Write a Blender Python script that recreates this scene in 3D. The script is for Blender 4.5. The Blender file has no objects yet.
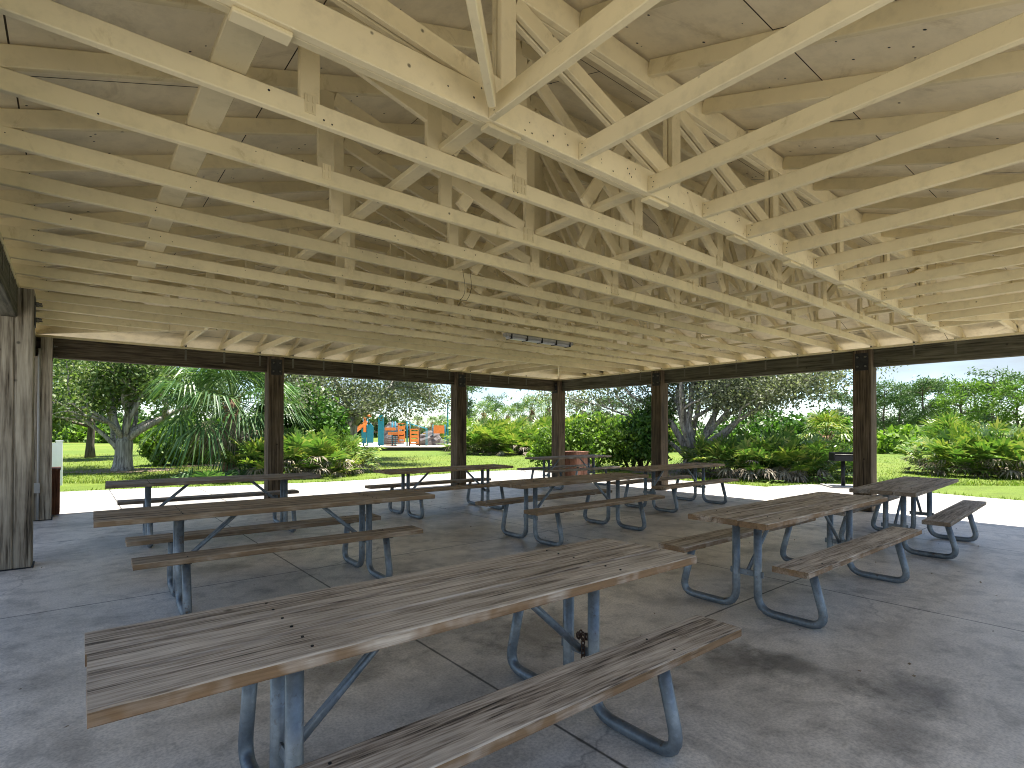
import bpy, math, random
import numpy as np
from mathutils import Vector, Matrix

sc = bpy.context.scene
C = sc.collection
R = math.radians
V = Vector

# ------------------------------------------------------------------ helpers
def link(o, parent=None):
    C.objects.link(o)
    if parent is not None:
        o.parent = parent
    return o

def tag(o, label=None, cat=None, group=None, kind=None):
    if label: o['label'] = label
    if cat: o['category'] = cat
    if group: o['group'] = group
    if kind: o['kind'] = kind
    return o

def thing(name, label, cat, loc=(0, 0, 0), rz=0.0, group=None):
    o = bpy.data.objects.new(name, None)
    o.empty_display_size = .2
    link(o)
    o.location = loc
    o.rotation_euler = (0, 0, rz)
    return tag(o, label, cat, group)

def holder(name, parent):
    o = bpy.data.objects.new(name, None)
    o.empty_display_size = .1
    return link(o, parent)

def copy_tree(o, parent=None):
    c = o.copy()
    link(c, parent)
    for ch in list(o.children):
        copy_tree(ch, c)
    return c

class MB:
    """collects shapes, then links them as one mesh object"""
    def __init__(s):
        s.v = []; s.f = []; s.sm = []
    def add(s, vs, fs, smooth=False):
        b = len(s.v)
        s.v += [tuple(p) for p in vs]
        s.f += [tuple(i + b for i in f) for f in fs]
        s.sm += [smooth] * len(fs)
        return s
    def box(s, c, d, rot=None):
        vs = []
        for x in (-.5, .5):
            for y in (-.5, .5):
                for z in (-.5, .5):
                    p = V((x * d[0], y * d[1], z * d[2]))
                    if rot is not None: p = rot @ p
                    vs.append(p + V(c))
        return s.add(vs, [(0, 1, 3, 2), (4, 6, 7, 5), (0, 4, 5, 1), (2, 3, 7, 6), (0, 2, 6, 4), (1, 5, 7, 3)])
    def bar(s, p0, p1, w, h, up=(0, 0, 1), ch=.004):
        """lumber from p0 to p1: w across, h along 'up', arrises eased by ch"""
        p0, p1 = V(p0), V(p1)
        d = (p1 - p0).normalized()
        u = V(up); u = u - d * u.dot(d)
        if u.length < 1e-4:
            u = V((1, 0, 0)) - d * d.x
        u.normalize()
        r = d.cross(u)
        a, b = w / 2, h / 2
        prof = [(-a + ch, -b), (a - ch, -b), (a, -b + ch), (a, b - ch), (a - ch, b), (-a + ch, b), (-a, b - ch), (-a, -b + ch)]
        vs = [p0 + r * x + u * y for x, y in prof] + [p1 + r * x + u * y for x, y in prof]
        fs = [(i, (i + 1) % 8, 8 + (i + 1) % 8, 8 + i) for i in range(8)]
        fs += [tuple(range(7, -1, -1)), tuple(range(8, 16))]
        return s.add(vs, fs)
    def tube(s, path, r, n=10, cap=True, r2=None):
        path = [V(p) for p in path]
        m = len(path)
        rs = r if isinstance(r, (list, tuple)) else [r + ((r2 if r2 is not None else r) - r) * i / max(1, m - 1) for i in range(m)]
        vs = []; ref = None
        for i, p in enumerate(path):
            t = (path[min(i + 1, m - 1)] - path[max(i - 1, 0)])
            t = t.normalized() if t.length > 1e-9 else V((0, 0, 1))
            if ref is None:
                ref = V((1, 0, 0)) if abs(t.x) < .8 else V((0, 1, 0))
            ref = (ref - t * ref.dot(t)).normalized()
            b = t.cross(ref)
            for k in range(n):
                a = 2 * math.pi * k / n
                vs.append(p + (ref * math.cos(a) + b * math.sin(a)) * rs[i])
        fs = []
        for i in range(m - 1):
            for k in range(n):
                fs.append((i * n + k, i * n + (k + 1) % n, (i + 1) * n + (k + 1) % n, (i + 1) * n + k))
        s.add(vs, fs, True)
        if cap:
            b = len(s.v) - len(vs)
            s.f += [tuple(b + k for k in range(n - 1, -1, -1)), tuple(b + (m - 1) * n + k for k in range(n))]
            s.sm += [False, False]
        return s
    def lathe(s, prof, c=(0, 0, 0), n=20):
        vs = [(c[0] + r * math.cos(2 * math.pi * k / n), c[1] + r * math.sin(2 * math.pi * k / n), c[2] + z) for r, z in prof for k in range(n)]
        fs = [(i * n + k, i * n + (k + 1) % n, (i + 1) * n + (k + 1) % n, (i + 1) * n + k) for i in range(len(prof) - 1) for k in range(n)]
        return s.add(vs, fs, True)
    def build(s, name, mat, parent=None, loc=None, off=None):
        me = bpy.data.meshes.new(name)
        vs = s.v if off is None else [(a - off[0], b - off[1], c - off[2]) for a, b, c in s.v]
        me.from_pydata(vs, [], s.f)
        me.polygons.foreach_set('use_smooth', s.sm)
        me.materials.append(mat)
        me.update()
        o = bpy.data.objects.new(name, me)
        link(o, parent)
        if loc is not None: o.location = loc
        return o

def quads(name, arr, mat, parent=None, k=4):
    """arr: (n,k,3) array of faces -> one mesh"""
    n = len(arr)
    me = bpy.data.meshes.new(name)
    me.vertices.add(n * k); me.loops.add(n * k); me.polygons.add(n)
    me.vertices.foreach_set('co', np.asarray(arr, dtype=np.float32).ravel())
    me.loops.foreach_set('vertex_index', np.arange(n * k, dtype=np.int32))
    me.polygons.foreach_set('loop_start', np.arange(0, n * k, k, dtype=np.int32))
    me.materials.append(mat)
    me.update(calc_edges=True)
    o = bpy.data.objects.new(name, me)
    return link(o, parent)

# ------------------------------------------------------------------ materials
class NT:
    def __init__(s, name):
        s.m = bpy.data.materials.new(name); s.m.use_nodes = True
        s.t = s.m.node_tree; s.t.nodes.clear()
        s.out = s.n('ShaderNodeOutputMaterial')
        s.b = s.n('ShaderNodeBsdfPrincipled')
        s.l(s.b, 0, s.out, 0)
    def n(s, ty, **kw):
        nd = s.t.nodes.new(ty)
        for k, v in kw.items():
            if k.startswith('_'): setattr(nd, k[1:], v)
            else: nd.inputs[k.replace('__', ' ')].default_value = v
        return nd
    def l(s, a, ao, b, bi):
        s.t.links.new(a.outputs[ao], b.inputs[bi])
    def coord(s, scale=(1, 1, 1), out='Object', rnd=False):
        tc = s.n('ShaderNodeTexCoord')
        mp = s.n('ShaderNodeMapping'); mp.inputs['Scale'].default_value = scale
        if rnd:
            oi = s.n('ShaderNodeObjectInfo')
            mu = s.n('ShaderNodeVectorMath', _operation='SCALE'); mu.inputs[0].default_value = (37, 53, 71)
            s.l(oi, 'Random', mu, 'Scale')
            ad = s.n('ShaderNodeVectorMath', _operation='ADD')
            s.l(tc, out, ad, 0); s.l(mu, 0, ad, 1)
            s.l(ad, 0, mp, 0)
        else:
            s.l(tc, out, mp, 0)
        return mp
    def noise(s, co, scale, detail=4, rough=.55, dist=0):
        nd = s.n('ShaderNodeTexNoise', Scale=scale, Detail=detail, Roughness=rough, Distortion=dist)
        s.l(co, 0, nd, 'Vector'); return nd
    def ramp(s, src, so, stops):
        r = s.n('ShaderNodeValToRGB'); e = r.color_ramp.elements
        while len(e) < len(stops): e.new(.5)
        for el, (p, c) in zip(e, stops):
            el.position = p
            el.color = (c, c, c, 1) if isinstance(c, (int, float)) else (*c, 1)
        s.l(src, so, r, 0); return r
    def mix(s, fac, a, b, mode='MIX'):
        m = s.n('ShaderNodeMix', _data_type='RGBA', _blend_type=mode)
        for i, x in ((0, fac), (6, a), (7, b)):
            if isinstance(x, tuple) and len(x) == 2: s.l(x[0], x[1], m, i)
            elif isinstance(x, (int, float)): m.inputs[i].default_value = x
            else: m.inputs[i].default_value = (*x, 1)
        return (m, 2)
    def bump(s, src, so, strength=.3, dist=.01):
        b = s.n('ShaderNodeBump', Strength=strength, Distance=dist)
        s.l(src, so, b, 'Height'); s.l(b, 0, s.b, 'Normal')
    def base(s, x, rough=.7, metal=0, spec=.3):
        if len(x) == 2: s.l(x[0], x[1], s.b, 'Base Color')
        else: s.b.inputs['Base Color'].default_value = (*x, 1)
        s.b.inputs['Roughness'].default_value = rough
        s.b.inputs['Metallic'].default_value = metal
        s.b.inputs['Specular IOR Level'].default_value = spec
        return s.m

def m_plain(name, col, rough=.6, metal=0, var=.25, scale=6):
    t = NT(name); co = t.coord()
    n = t.noise(co, scale, 5)
    r = t.ramp(n, 0, [(.3, tuple(c * (1 - var) for c in col)), (.7, tuple(min(1, c * (1 + var)) for c in col))])
    t.bump(n, 0, .15, .005)
    return t.base((r, 0), rough, metal)

def m_cream(name, col, knots=True):
    t = NT(name); co = t.coord(rnd=True)
    n = t.noise(co, 1.1, 5, .6)
    a = t.ramp(n, 0, [(.3, tuple(c * .86 for c in col)), (.7, tuple(c * 1.08 for c in col))])
    n2 = t.noise(co, 9, 6, .65)
    d = t.ramp(n2, 0, [(.28, .82), (.5, 1)])
    c1 = t.mix(.8, (a, 0), (d, 0), 'MULTIPLY')
    vo = t.n('ShaderNodeTexVoronoi', Scale=4.2); t.l(co, 0, vo, 'Vector')
    k = t.ramp(vo, 0, [(.022, .25), (.045, 1)])
    c2 = t.mix(1, c1, (k, 0), 'MULTIPLY')
    oi = t.n('ShaderNodeObjectInfo'); ov = t.ramp(oi, 'Random', [(0, (.80, .79, .76)), (.5, (.97, .96, .93)), (1, (1.0, 1.0, 1.0))])
    c2 = t.mix(1, c2, (ov, 0), 'MULTIPLY')
    n5 = t.noise(co, 2.6, 6, .7, 1.2); w5 = t.ramp(n5, 0, [(.30, (.70, .66, .58)), (.40, (1, 1, 1))])
    c2 = t.mix(.8, c2, (w5, 0), 'MULTIPLY')
    t.bump(n2, 0, .25, .004)
    return t.base(c2, .62, 0, .3)

def m_wood(name, cols, axis=0, fine=60, rough=.8, bumpd=.004, side=None):
    """weathered lumber, grain along the local axis"""
    t = NT(name)
    sc_ = [1, 1, 1]; sc_[axis] = .045
    co = t.coord(tuple(sc_), rnd=True)
    n1 = t.noise(co, 16, 5, .62, .9)
    n2 = t.noise(co, fine, 4, .65)
    ad = t.n('ShaderNodeMath', _operation='MULTIPLY_ADD'); ad.inputs[1].default_value = .55
    t.l(n2, 0, ad, 0)
    hf = t.n('ShaderNodeMath', _operation='MULTIPLY'); hf.inputs[1].default_value = .5
    t.l(n1, 0, hf, 0); t.l(hf, 0, ad, 2)
    r = t.ramp(ad, 0, [(.39, cols[0]), (.46, cols[1]), (.54, cols[2]), (.65, cols[3])])
    co3 = t.coord((1, 1, 1), rnd=True)
    n3 = t.noise(co3, 2.3, 4, .6)
    pt = t.ramp(n3, 0, [(.33, .90), (.58, 1.22)])
    c = t.mix(.85, (r, 0), (pt, 0), 'MULTIPLY')
    if side is not None:                       # split edges, less weathered than the top face
        ge = t.n('ShaderNodeNewGeometry'); sx = t.n('ShaderNodeSeparateXYZ')
        t.l(ge, 'Normal', sx, 0)
        f = t.ramp(sx, 2, [(.45, 1), (.75, 0)])
        r2 = t.ramp(ad, 0, [(.35, tuple(x * .45 for x in side)), (.5, side), (.68, tuple(min(1, x * 1.35) for x in side))])
        n4 = t.noise(co3, 5, 3); w4 = t.ramp(n4, 0, [(.35, .35), (.55, 1)])
        ff = t.n('ShaderNodeMath', _operation='MULTIPLY'); t.l(f, 0, ff, 0); t.l(w4, 0, ff, 1)
        c = t.mix((ff, 0), c, (r2, 0))
    vo = t.n('ShaderNodeTexVoronoi', Scale=3.4); t.l(co3, 0, vo, 'Vector')
    k = t.ramp(vo, 0, [(.03, .3), (.07, 1)])
    c = t.mix(.9, c, (k, 0), 'MULTIPLY')
    t.bump(ad, 0, .7, bumpd)
    return t.base(c, rough, 0, .25)

def m_leaf(name, cols, transl=.35, rough=.55, nscale=1.2):
    t = NT(name)
    ge = t.n('ShaderNodeNewGeometry')
    n = t.n('ShaderNodeTexNoise', Scale=nscale, Detail=2)
    tc = t.n('ShaderNodeTexCoord'); t.l(tc, 'Object', n, 'Vector')
    ad = t.n('ShaderNodeMath', _operation='MULTIPLY_ADD'); ad.inputs[1].default_value = .5
    t.l(ge, 'Random Per Island', ad, 0)
    hf = t.n('ShaderNodeMath', _operation='MULTIPLY'); hf.inputs[1].default_value = .5
    t.l(n, 0, hf, 0); t.l(hf, 0, ad, 2)
    k = len(cols)
    r = t.ramp(ad, 0, [(.18 + .6 * i / (k - 1), c) for i, c in enumerate(cols)])
    t.base((r, 0), rough, 0, .35)
    tr = t.n('ShaderNodeBsdfTranslucent')
    br = t.mix(1, (r, 0), (1.05, 1.2, .6), 'MULTIPLY')
    t.l(br[0], br[1], tr, 0)
    ms = t.n('ShaderNodeMixShader'); ms.inputs[0].default_value = transl
    t.l(t.b, 0, ms, 1); t.l(tr, 0, ms, 2); t.l(ms, 0, t.out, 0)
    return t.m

def m_concrete(name, col, jx, jy, stains=True, jw=.006, rough=.75, period=None):
    t = NT(name)
    tc = t.n('ShaderNodeTexCoord')
    co = t.coord()
    n1 = t.noise(co, .55, 6, .62)
    n2 = t.noise(co, 5, 8, .7)
    n3 = t.noise(co, 70, 3, .6)
    a = t.ramp(n1, 0, [(.32, tuple(c * .70 for c in col)), (.5, col), (.68, tuple(c * 1.22 for c in col))])
    b = t.ramp(n2, 0, [(.30, .58), (.48, 1), (.7, 1.2)])
    c = t.mix(.85, (a, 0), (b, 0), 'MULTIPLY')
    d = t.ramp(n3, 0, [(.3, .66), (.6, 1.1)])
    c = t.mix(.75, c, (d, 0), 'MULTIPLY')
    n4 = t.noise(co, 1.9, 7, .72, .8)
    e4 = t.ramp(n4, 0, [(.36, .62), (.47, 1.0), (.6, 1.0), (.68, 1.25)])
    c = t.mix(.7, c, (e4, 0), 'MULTIPLY')
    sx = t.n('ShaderNodeSeparateXYZ'); t.l(tc, 'Object', sx, 0)
    if stains:
        co2 = t.coord((.8, 1.0, 1))
        w = t.noise(co2, .95, 5, .55, .4)
        st = t.ramp(w, 0, [(.56, 1), (.62, .62), (.70, .50)])
        c = t.mix(.75, c, (st, 0), 'MULTIPLY')
        vo = t.n('ShaderNodeTexVoronoi', Scale=2.1); t.l(co, 0, vo, 'Vector')
        sp = t.ramp(vo, 0, [(.02, .35), (.05, 1)])
        c = t.mix(.8, c, (sp, 0), 'MULTIPLY')
        # where water has stood and dried dark, between the two nearest tables and the open side
        for (px, py, rx, ry) in ((3.15, 1.68, .22, .24), (3.3, 1.38, .16, .42), (3.45, .86, .36, .22), (2.95, .80, .3, .2), (2.5, 2.75, .5, .35), (1.9, 4.0, .6, .5), (1.2, 3.0, .35, .25)):
            su = t.n('ShaderNodeVectorMath', _operation='SUBTRACT'); su.inputs[1].default_value = (px, py, 0); t.l(tc, 'Object', su, 0)
            mu = t.n('ShaderNodeVectorMath', _operation='MULTIPLY'); mu.inputs[1].default_value = (1 / rx, 1 / ry, 0); t.l(su, 0, mu, 0)
            le = t.n('ShaderNodeVectorMath', _operation='LENGTH'); t.l(mu, 0, le, 0)
            ad = t.n('ShaderNodeMath', _operation='MULTIPLY_ADD'); ad.inputs[1].default_value = 1.6; t.l(n2, 0, ad, 0); t.l(le, 'Value', ad, 2)
            r = t.ramp(ad, 0, [(.0, .5), (.42, .55)]); r.color_ramp.elements[0].position = .9; r.color_ramp.elements[1].position = 1.0
            md = t.n('ShaderNodeMapRange'); md.inputs[1].default_value = 1.25; md.inputs[2].default_value = 1.95
            md.inputs[3].default_value = .55; md.inputs[4].default_value = 1.0
            t.l(ad, 0, md, 0)
            c = t.mix(1, c, (md, 0), 'MULTIPLY')
    if stains:
        vc = t.n('ShaderNodeTexVoronoi', _feature='DISTANCE_TO_EDGE', Scale=.42)
        nd_ = t.n('ShaderNodeTexNoise', Scale=2.2, Detail=6); t.l(co, 0, nd_, 'Vector')
        vm = t.n('ShaderNodeVectorMath', _operation='MULTIPLY_ADD'); vm.inputs[1].default_value = (.5, .5, 0); t.l(nd_, 'Color', vm, 0); t.l(co, 0, vm, 2)
        t.l(vm, 0, vc, 'Vector')
        cr_ = t.ramp(vc, 0, [(.0006, .6), (.0018, 1)])
        mk = t.ramp(n1, 0, [(.45, 0), (.55, .9)])
        c = t.mix((mk, 0), c, t.mix(1, c, (cr_, 0), 'MULTIPLY'))
    lines = []
    for ax, js in ((0, jx), (1, jy)):
        for j in js:
            s1 = t.n('ShaderNodeMath', _operation='SUBTRACT'); s1.inputs[1].default_value = j; t.l(sx, ax, s1, 0)
            if period:
                pp = t.n('ShaderNodeMath', _operation='PINGPONG'); pp.inputs[1].default_value = period / 2; t.l(s1, 0, pp, 0)
                s2 = pp
            else:
                s2 = t.n('ShaderNodeMath', _operation='ABSOLUTE'); t.l(s1, 0, s2, 0)
            wob = t.n('ShaderNodeMath', _operation='MULTIPLY_ADD'); wob.inputs[1].default_value = .012; wob.inputs[2].default_value = -.006
            t.l(n2, 0, wob, 0)
            s3 = t.n('ShaderNodeMath', _operation='ADD'); t.l(s2, 0, s3, 0); t.l(wob, 0, s3, 1)
            g = t.n('ShaderNodeMapRange'); g.inputs[1].default_value = jw * .6; g.inputs[2].default_value = jw * 1.9; t.l(s3, 0, g, 0)
            lines.append(g)
    cur = None
    for g in lines:
        if cur is None: cur = g
        else:
            mn = t.n('ShaderNodeMath', _operation='MINIMUM'); t.l(cur, 0, mn, 0); t.l(g, 0, mn, 1); cur = mn
    if cur is not None:
        jr = t.ramp(cur, 0, [(0, .16), (1, 1)])
        c = t.mix(1, c, (jr, 0), 'MULTIPLY')
    t.bump(n2, 0, .2, .006)
    return t.base(c, rough, 0, .4)

CREAM = (.73, .64, .405)
M = {}
M['cream'] = m_cream('cream_painted_lumber', CREAM)
def m_deck():
    t = NT('cream_painted_plywood')
    uv = t.n('ShaderNodeUVMap'); co = t.coord()
    n = t.noise(co, .8, 5, .6); n2 = t.noise(co, 6, 7, .7)
    a = t.ramp(n, 0, [(.34, (.71, .625, .435)), (.7, (.80, .715, .51))])
    b = t.ramp(n2, 0, [(.3, .80), (.55, 1.05)])
    c = t.mix(.7, (a, 0), (b, 0), 'MULTIPLY')
    n6 = t.noise(co, 1.5, 7, .72, 1.0); w6 = t.ramp(n6, 0, [(.33, (.66, .62, .55)), (.45, (1, 1, 1))])
    c = t.mix(.75, c, (w6, 0), 'MULTIPLY')
    br = t.n('ShaderNodeTexBrick', Scale=1.0)
    br.inputs['Mortar Size'].default_value = .004; br.inputs['Brick Width'].default_value = 2.44; br.inputs['Row Height'].default_value = 1.22
    br.inputs['Color1'].default_value = (1, 1, 1, 1); br.inputs['Color2'].default_value = (.93, .93, .92, 1); br.inputs['Mortar'].default_value = (.05, .04, .03, 1)
    t.l(uv, 0, br, 'Vector')
    c = t.mix(1, c, (br, 0), 'MULTIPLY')
    vo = t.n('ShaderNodeTexVoronoi', Scale=2.6); t.l(co, 0, vo, 'Vector')
    k = t.ramp(vo, 0, [(.016, .18), (.035, 1)])
    c = t.mix(1, c, (k, 0), 'MULTIPLY')
    t.bump(n2, 0, .2, .004)
    return t.base(c, .7, 0, .25)
M['deck'] = m_deck()
M['shingle'] = m_plain('roof_shingle', (.16, .14, .12), .9)
M['post'] = m_wood('dark_brown_post_wood', [(.014, .010, .007), (.042, .030, .019), (.078, .057, .036), (.13, .10, .07)], axis=2, fine=45)
M['post_grey'] = m_wood('grey_weathered_post_wood', [(.03, .023, .016), (.15, .125, .095), (.27, .235, .185), (.38, .34, .275)], axis=2, fine=40)
M['beam_x'] = m_wood('dark_beam_wood', [(.014, .011, .008), (.035, .027, .018), (.062, .05, .034), (.10, .085, .06)], axis=0, fine=45)
M['beam_y'] = m_wood('dark_green_beam_wood', [(.018, .018, .012), (.045, .042, .028), (.075, .07, .05), (.11, .105, .08)], axis=1, fine=45)
M['board'] = m_wood('weathered_table_board', [(.035, .028, .022), (.235, .195, .158), (.44, .385, .325), (.62, .565, .495)], axis=0, fine=120, bumpd=.006, side=(.20, .125, .068))
M['board2'] = m_wood('brown_table_board', [(.04, .03, .022), (.20, .152, .108), (.34, .27, .20), (.46, .385, .30)], axis=0, fine=120, bumpd=.006, side=(.20, .135, .08))
M['board3'] = m_wood('grey_table_board', [(.04, .034, .03), (.17, .148, .125), (.30, .268, .235), (.43, .395, .35)], axis=0, fine=120, bumpd=.006, side=(.17, .13, .095))
def m_galv():
    t = NT('galvanised_pipe'); co = t.coord(rnd=True)
    vo = t.n('ShaderNodeTexVoronoi', Scale=60); t.l(co, 0, vo, 'Vector')
    n = t.noise(co, 7, 5, .65)
    a = t.ramp(n, 0, [(.3, (.11, .132, .152)), (.7, (.26, .295, .325))])
    sp = t.ramp(vo, 'Color', [(.2, .85), (.8, 1.1)])
    c = t.mix(.6, (a, 0), (sp, 0), 'MULTIPLY')
    n2 = t.noise(co, 16, 4, .7)
    rr = t.ramp(n2, 0, [(.60, 0), (.70, .75)])
    c = t.mix((rr, 0), c, (.10, .06, .035))
    return t.base(c, .45, .45, .5)
M['galv'] = m_galv()
M['rust'] = m_plain('rusty_chain_steel', (.09, .06, .045), .6, .6, .4, 40)
M['bracket'] = m_plain('dark_bracket_steel', (.022, .022, .024), .55, .3, .35, 14)
M['strap'] = m_plain('galvanised_strap', (.12, .115, .095), .5, .4)
M['floor'] = m_concrete('worn_slab_concrete', (.66, .61, .545), [-1.6, 1.77, 5.1, 8.45], [2.18, 5.4, 8.65], rough=.48)
M['apron'] = m_concrete('pale_walk_concrete', (.29, .275, .255), [.7], [], stains=False, jw=.007, period=1.65)
M['white'] = m_plain('white_vinyl', (.78, .78, .78), .4, 0, .04)
M['bin'] = m_wood('red_brown_slat_wood', [(.03, .012, .006), (.075, .03, .016), (.12, .05, .028), (.17, .08, .05)], axis=2, fine=40)
M['bin2'] = m_wood('brick_brown_slat_wood', [(.08, .035, .022), (.16, .075, .05), (.22, .11, .075), (.28, .16, .12)], axis=2, fine=40)
M['black'] = m_plain('black_grill_steel', (.018, .018, .02), .5, .3, .3, 20)
M['grey_pvc'] = m_plain('grey_conduit', (.30, .30, .29), .5, 0, .1)
M['fixture'] = m_plain('grey_light_housing', (.3, .29, .28), .4, .1, .2)
M['orange'] = m_plain('orange_play_plastic', (.62, .20, .045), .4, 0, .1)
M['teal'] = m_plain('teal_play_metal', (.01, .17, .24), .4, 0, .12)
M['teal_pole'] = m_plain('teal_pole_paint', (.01, .15, .15), .4, 0, .12)
M['brown_deck'] = m_plain('brown_play_deck', (.07, .03, .02), .6)
M['rock'] = m_plain('grey_climbing_rock', (.12, .11, .11), .9, 0, .4, 2.5)
M['yellow'] = m_plain('yellow_play_plastic', (.7, .45, .02), .4, 0, .1)
M['sand'] = m_plain('pale_play_sand', (.55, .47, .36), .95, 0, .12, 1.5)
M['edging'] = m_plain('dark_edging_timber', (.03, .028, .025), .8)
M['bark'] = m_wood('grey_oak_bark', [(.06, .052, .045), (.17, .155, .138), (.30, .28, .255), (.44, .415, .385)], axis=2, fine=20, bumpd=.03)
M['bark_dark'] = m_wood('brown_bark', [(.025, .02, .015), (.07, .055, .04), (.12, .095, .075), (.18, .15, .12)], axis=2, fine=20, bumpd=.03)
M['boots'] = m_wood('palm_trunk_boots', [(.05, .03, .018), (.13, .075, .04), (.20, .125, .07), (.28, .2, .13)], axis=0, fine=20, bumpd=.03)
M['leaf_oak'] = m_leaf('oak_leaves', [(0.032, 0.064, 0.018), (0.072, 0.126, 0.032), (0.134, 0.198, 0.054), (0.252, 0.288, 0.108)])
M['leaf_olive'] = m_leaf('olive_grey_oak_leaves', [(.055, .068, .034), (.115, .135, .075), (.19, .21, .13), (.29, .305, .21)], .28)
M['leaf_dark'] = m_leaf('glossy_dark_leaves', [(0.018, 0.053, 0.009), (0.045, 0.113, 0.018), (0.083, 0.179, 0.030), (0.149, 0.269, 0.060)], .3, .4)
M['leaf_bright'] = m_leaf('bright_green_leaves', [(0.039, 0.091, 0.010), (0.091, 0.176, 0.019), (0.156, 0.260, 0.033), (0.247, 0.351, 0.065)], .4)
M['leaf_pine'] = m_leaf('pine_needles', [(0.027, 0.062, 0.020), (0.056, 0.112, 0.037), (0.094, 0.163, 0.056), (0.138, 0.200, 0.088)], .3, .6, .3)
M['leaf_pine_b'] = m_leaf('bright_pine_needles', [(0.042, 0.096, 0.014), (0.084, 0.168, 0.024), (0.138, 0.228, 0.036), (0.192, 0.276, 0.060)], .35, .6, .3)
M['frond'] = m_leaf('palmetto_fronds', [(0.043, 0.102, 0.020), (0.087, 0.174, 0.035), (0.145, 0.239, 0.051), (0.334, 0.348, 0.109)], .25, .35)
M['frond_y'] = m_leaf('yellow_green_palmetto_fronds', [(0.054, 0.115, 0.019), (0.108, 0.189, 0.030), (0.189, 0.263, 0.046), (0.405, 0.378, 0.108)], .27, .35)
M['frond_palm'] = m_leaf('cabbage_palm_fronds', [(0.029, 0.079, 0.021), (0.060, 0.132, 0.039), (0.106, 0.192, 0.060), (0.185, 0.265, 0.099)], .3, .38)
M['frond_dead'] = m_leaf('dead_fronds', [(0.077, 0.055, 0.033), (0.176, 0.138, 0.094), (0.297, 0.248, 0.182), (0.462, 0.407, 0.319)], .2, .7)
M['mulch'] = m_plain('leaf_litter', (.20, .15, .10), .95, 0, .45, 9)
def m_grass():
    t = NT('lawn_grass'); co = t.coord()
    n1 = t.noise(co, .13, 4, .6); n2 = t.noise(co, 1.8, 6, .7); n3 = t.noise(co, 40, 3, .7)
    a = t.ramp(n1, 0, [(.35, (.09, .145, .016)), (.55, (.125, .172, .021)), (.7, (.175, .19, .038))])
    b = t.ramp(n2, 0, [(.3, .72), (.6, 1.12)])
    c = t.mix(.8, (a, 0), (b, 0), 'MULTIPLY')
    d = t.ramp(n3, 0, [(.3, .55), (.62, 1.15)])
    c = t.mix(.7, c, (d, 0), 'MULTIPLY')
    t.bump(n3, 0, .8, .05)
    return t.base(c, .85, 0, .2)
M['grass'] = m_grass()
M['blade'] = m_leaf('grass_blades', [(.07, .14, .012), (.12, .20, .018), (.18, .235, .03), (.24, .25, .06)], .4)

# ------------------------------------------------------------------ camera (viewer stands just inside the near corner post)
AL, PI_, RO = R(50.577), R(.4785), R(.1343)
FX, CY = 537.19, 425.81
fw = V((math.cos(AL), math.sin(AL), 0)); rt = V((math.sin(AL), -math.cos(AL), 0)); up = V((0, 0, 1))
f2 = fw * math.cos(PI_) + up * math.sin(PI_); u2 = up * math.cos(PI_) - fw * math.sin(PI_)
r2 = rt * math.cos(RO) + u2 * math.sin(RO); u3 = u2 * math.cos(RO) - rt * math.sin(RO)
cam_d = bpy.data.cameras.new('camera'); cam = bpy.data.objects.new('camera', cam_d); C.objects.link(cam)
cam.matrix_world = Matrix(((r2.x, u3.x, -f2.x, 0), (r2.y, u3.y, -f2.y, 0), (r2.z, u3.z, -f2.z, 1.383), (0, 0, 0, 1)))
cam_d.sensor_width = 36; cam_d.lens = FX / 1024 * 36
cam_d.shift_y = (CY - 384) / 1024
cam_d.clip_start = .05; cam_d.clip_end = 2000
sc.camera = cam

def gp(pxx, depth):
    """ground point seen 'depth' metres ahead in the direction of column pxx"""
    u = (pxx - 512) / FX
    return (fw.x * depth + rt.x * u * depth, fw.y * depth + rt.y * u * depth)

# ------------------------------------------------------------------ ground
def sheet(name, pts, z, mat, cuts=None):
    mb = MB(); mb.add([(x, y, z) for x, y in pts], [tuple(range(len(pts)))])
    o = mb.build(name, mat); tag(o, kind='structure'); return o
def rect(x0, y0, x1, y1): return [(x0, y0), (x1, y0), (x1, y1), (x0, y1)]
lawn = sheet('lawn', rect(-700, -700, 900, 900), -.03, M['grass'])
rg = random.Random(3)
edge = [(14.75, -30), (14.7, 1.0), (14.85, 2.6), (15.1, 4.0), (15.35, 4.9), (14.8, 5.95), (13.35, 6.3), (13.3, 7.6), (13.15, 9.2), (12.9, 11.6), (12.5, 14.2),
        (10.6, 14.7), (7.6, 14.45), (6.4, 14.15), (5.2, 14.2), (3.6, 14.6), (1.2, 15.35), (-.2, 15.6), (-30, 15.8)]
fine = []
for (a, b), (c, d) in zip(edge[:-1], edge[1:]):
    n = max(1, int(min(math.hypot(c - a, d - b), 14) / .3))
    for i in range(n):
        fine.append((a + (c - a) * i / n + rg.uniform(-.03, .03), b + (d - b) * i / n + rg.uniform(-.03, .03)))
fine.append(edge[-1])
ap = MB()
poly = [(-30, -30)] + fine
nv = len(poly)
ap.add([(x, y, -.004) for x, y in poly] + [(x, y, -.06) for x, y in poly], [tuple(range(nv))] + [(i, nv + i, nv + (i + 1) % nv, (i + 1) % nv) for i in range(nv)])
tag(ap.build('concrete_walk', M['apron']), kind='structure')
fl = MB(); fl.box((5.15, 5.5, -.05), (11.9, 11.65, .1))
tag(fl.build('floor', M['floor']), kind='structure')

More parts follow.
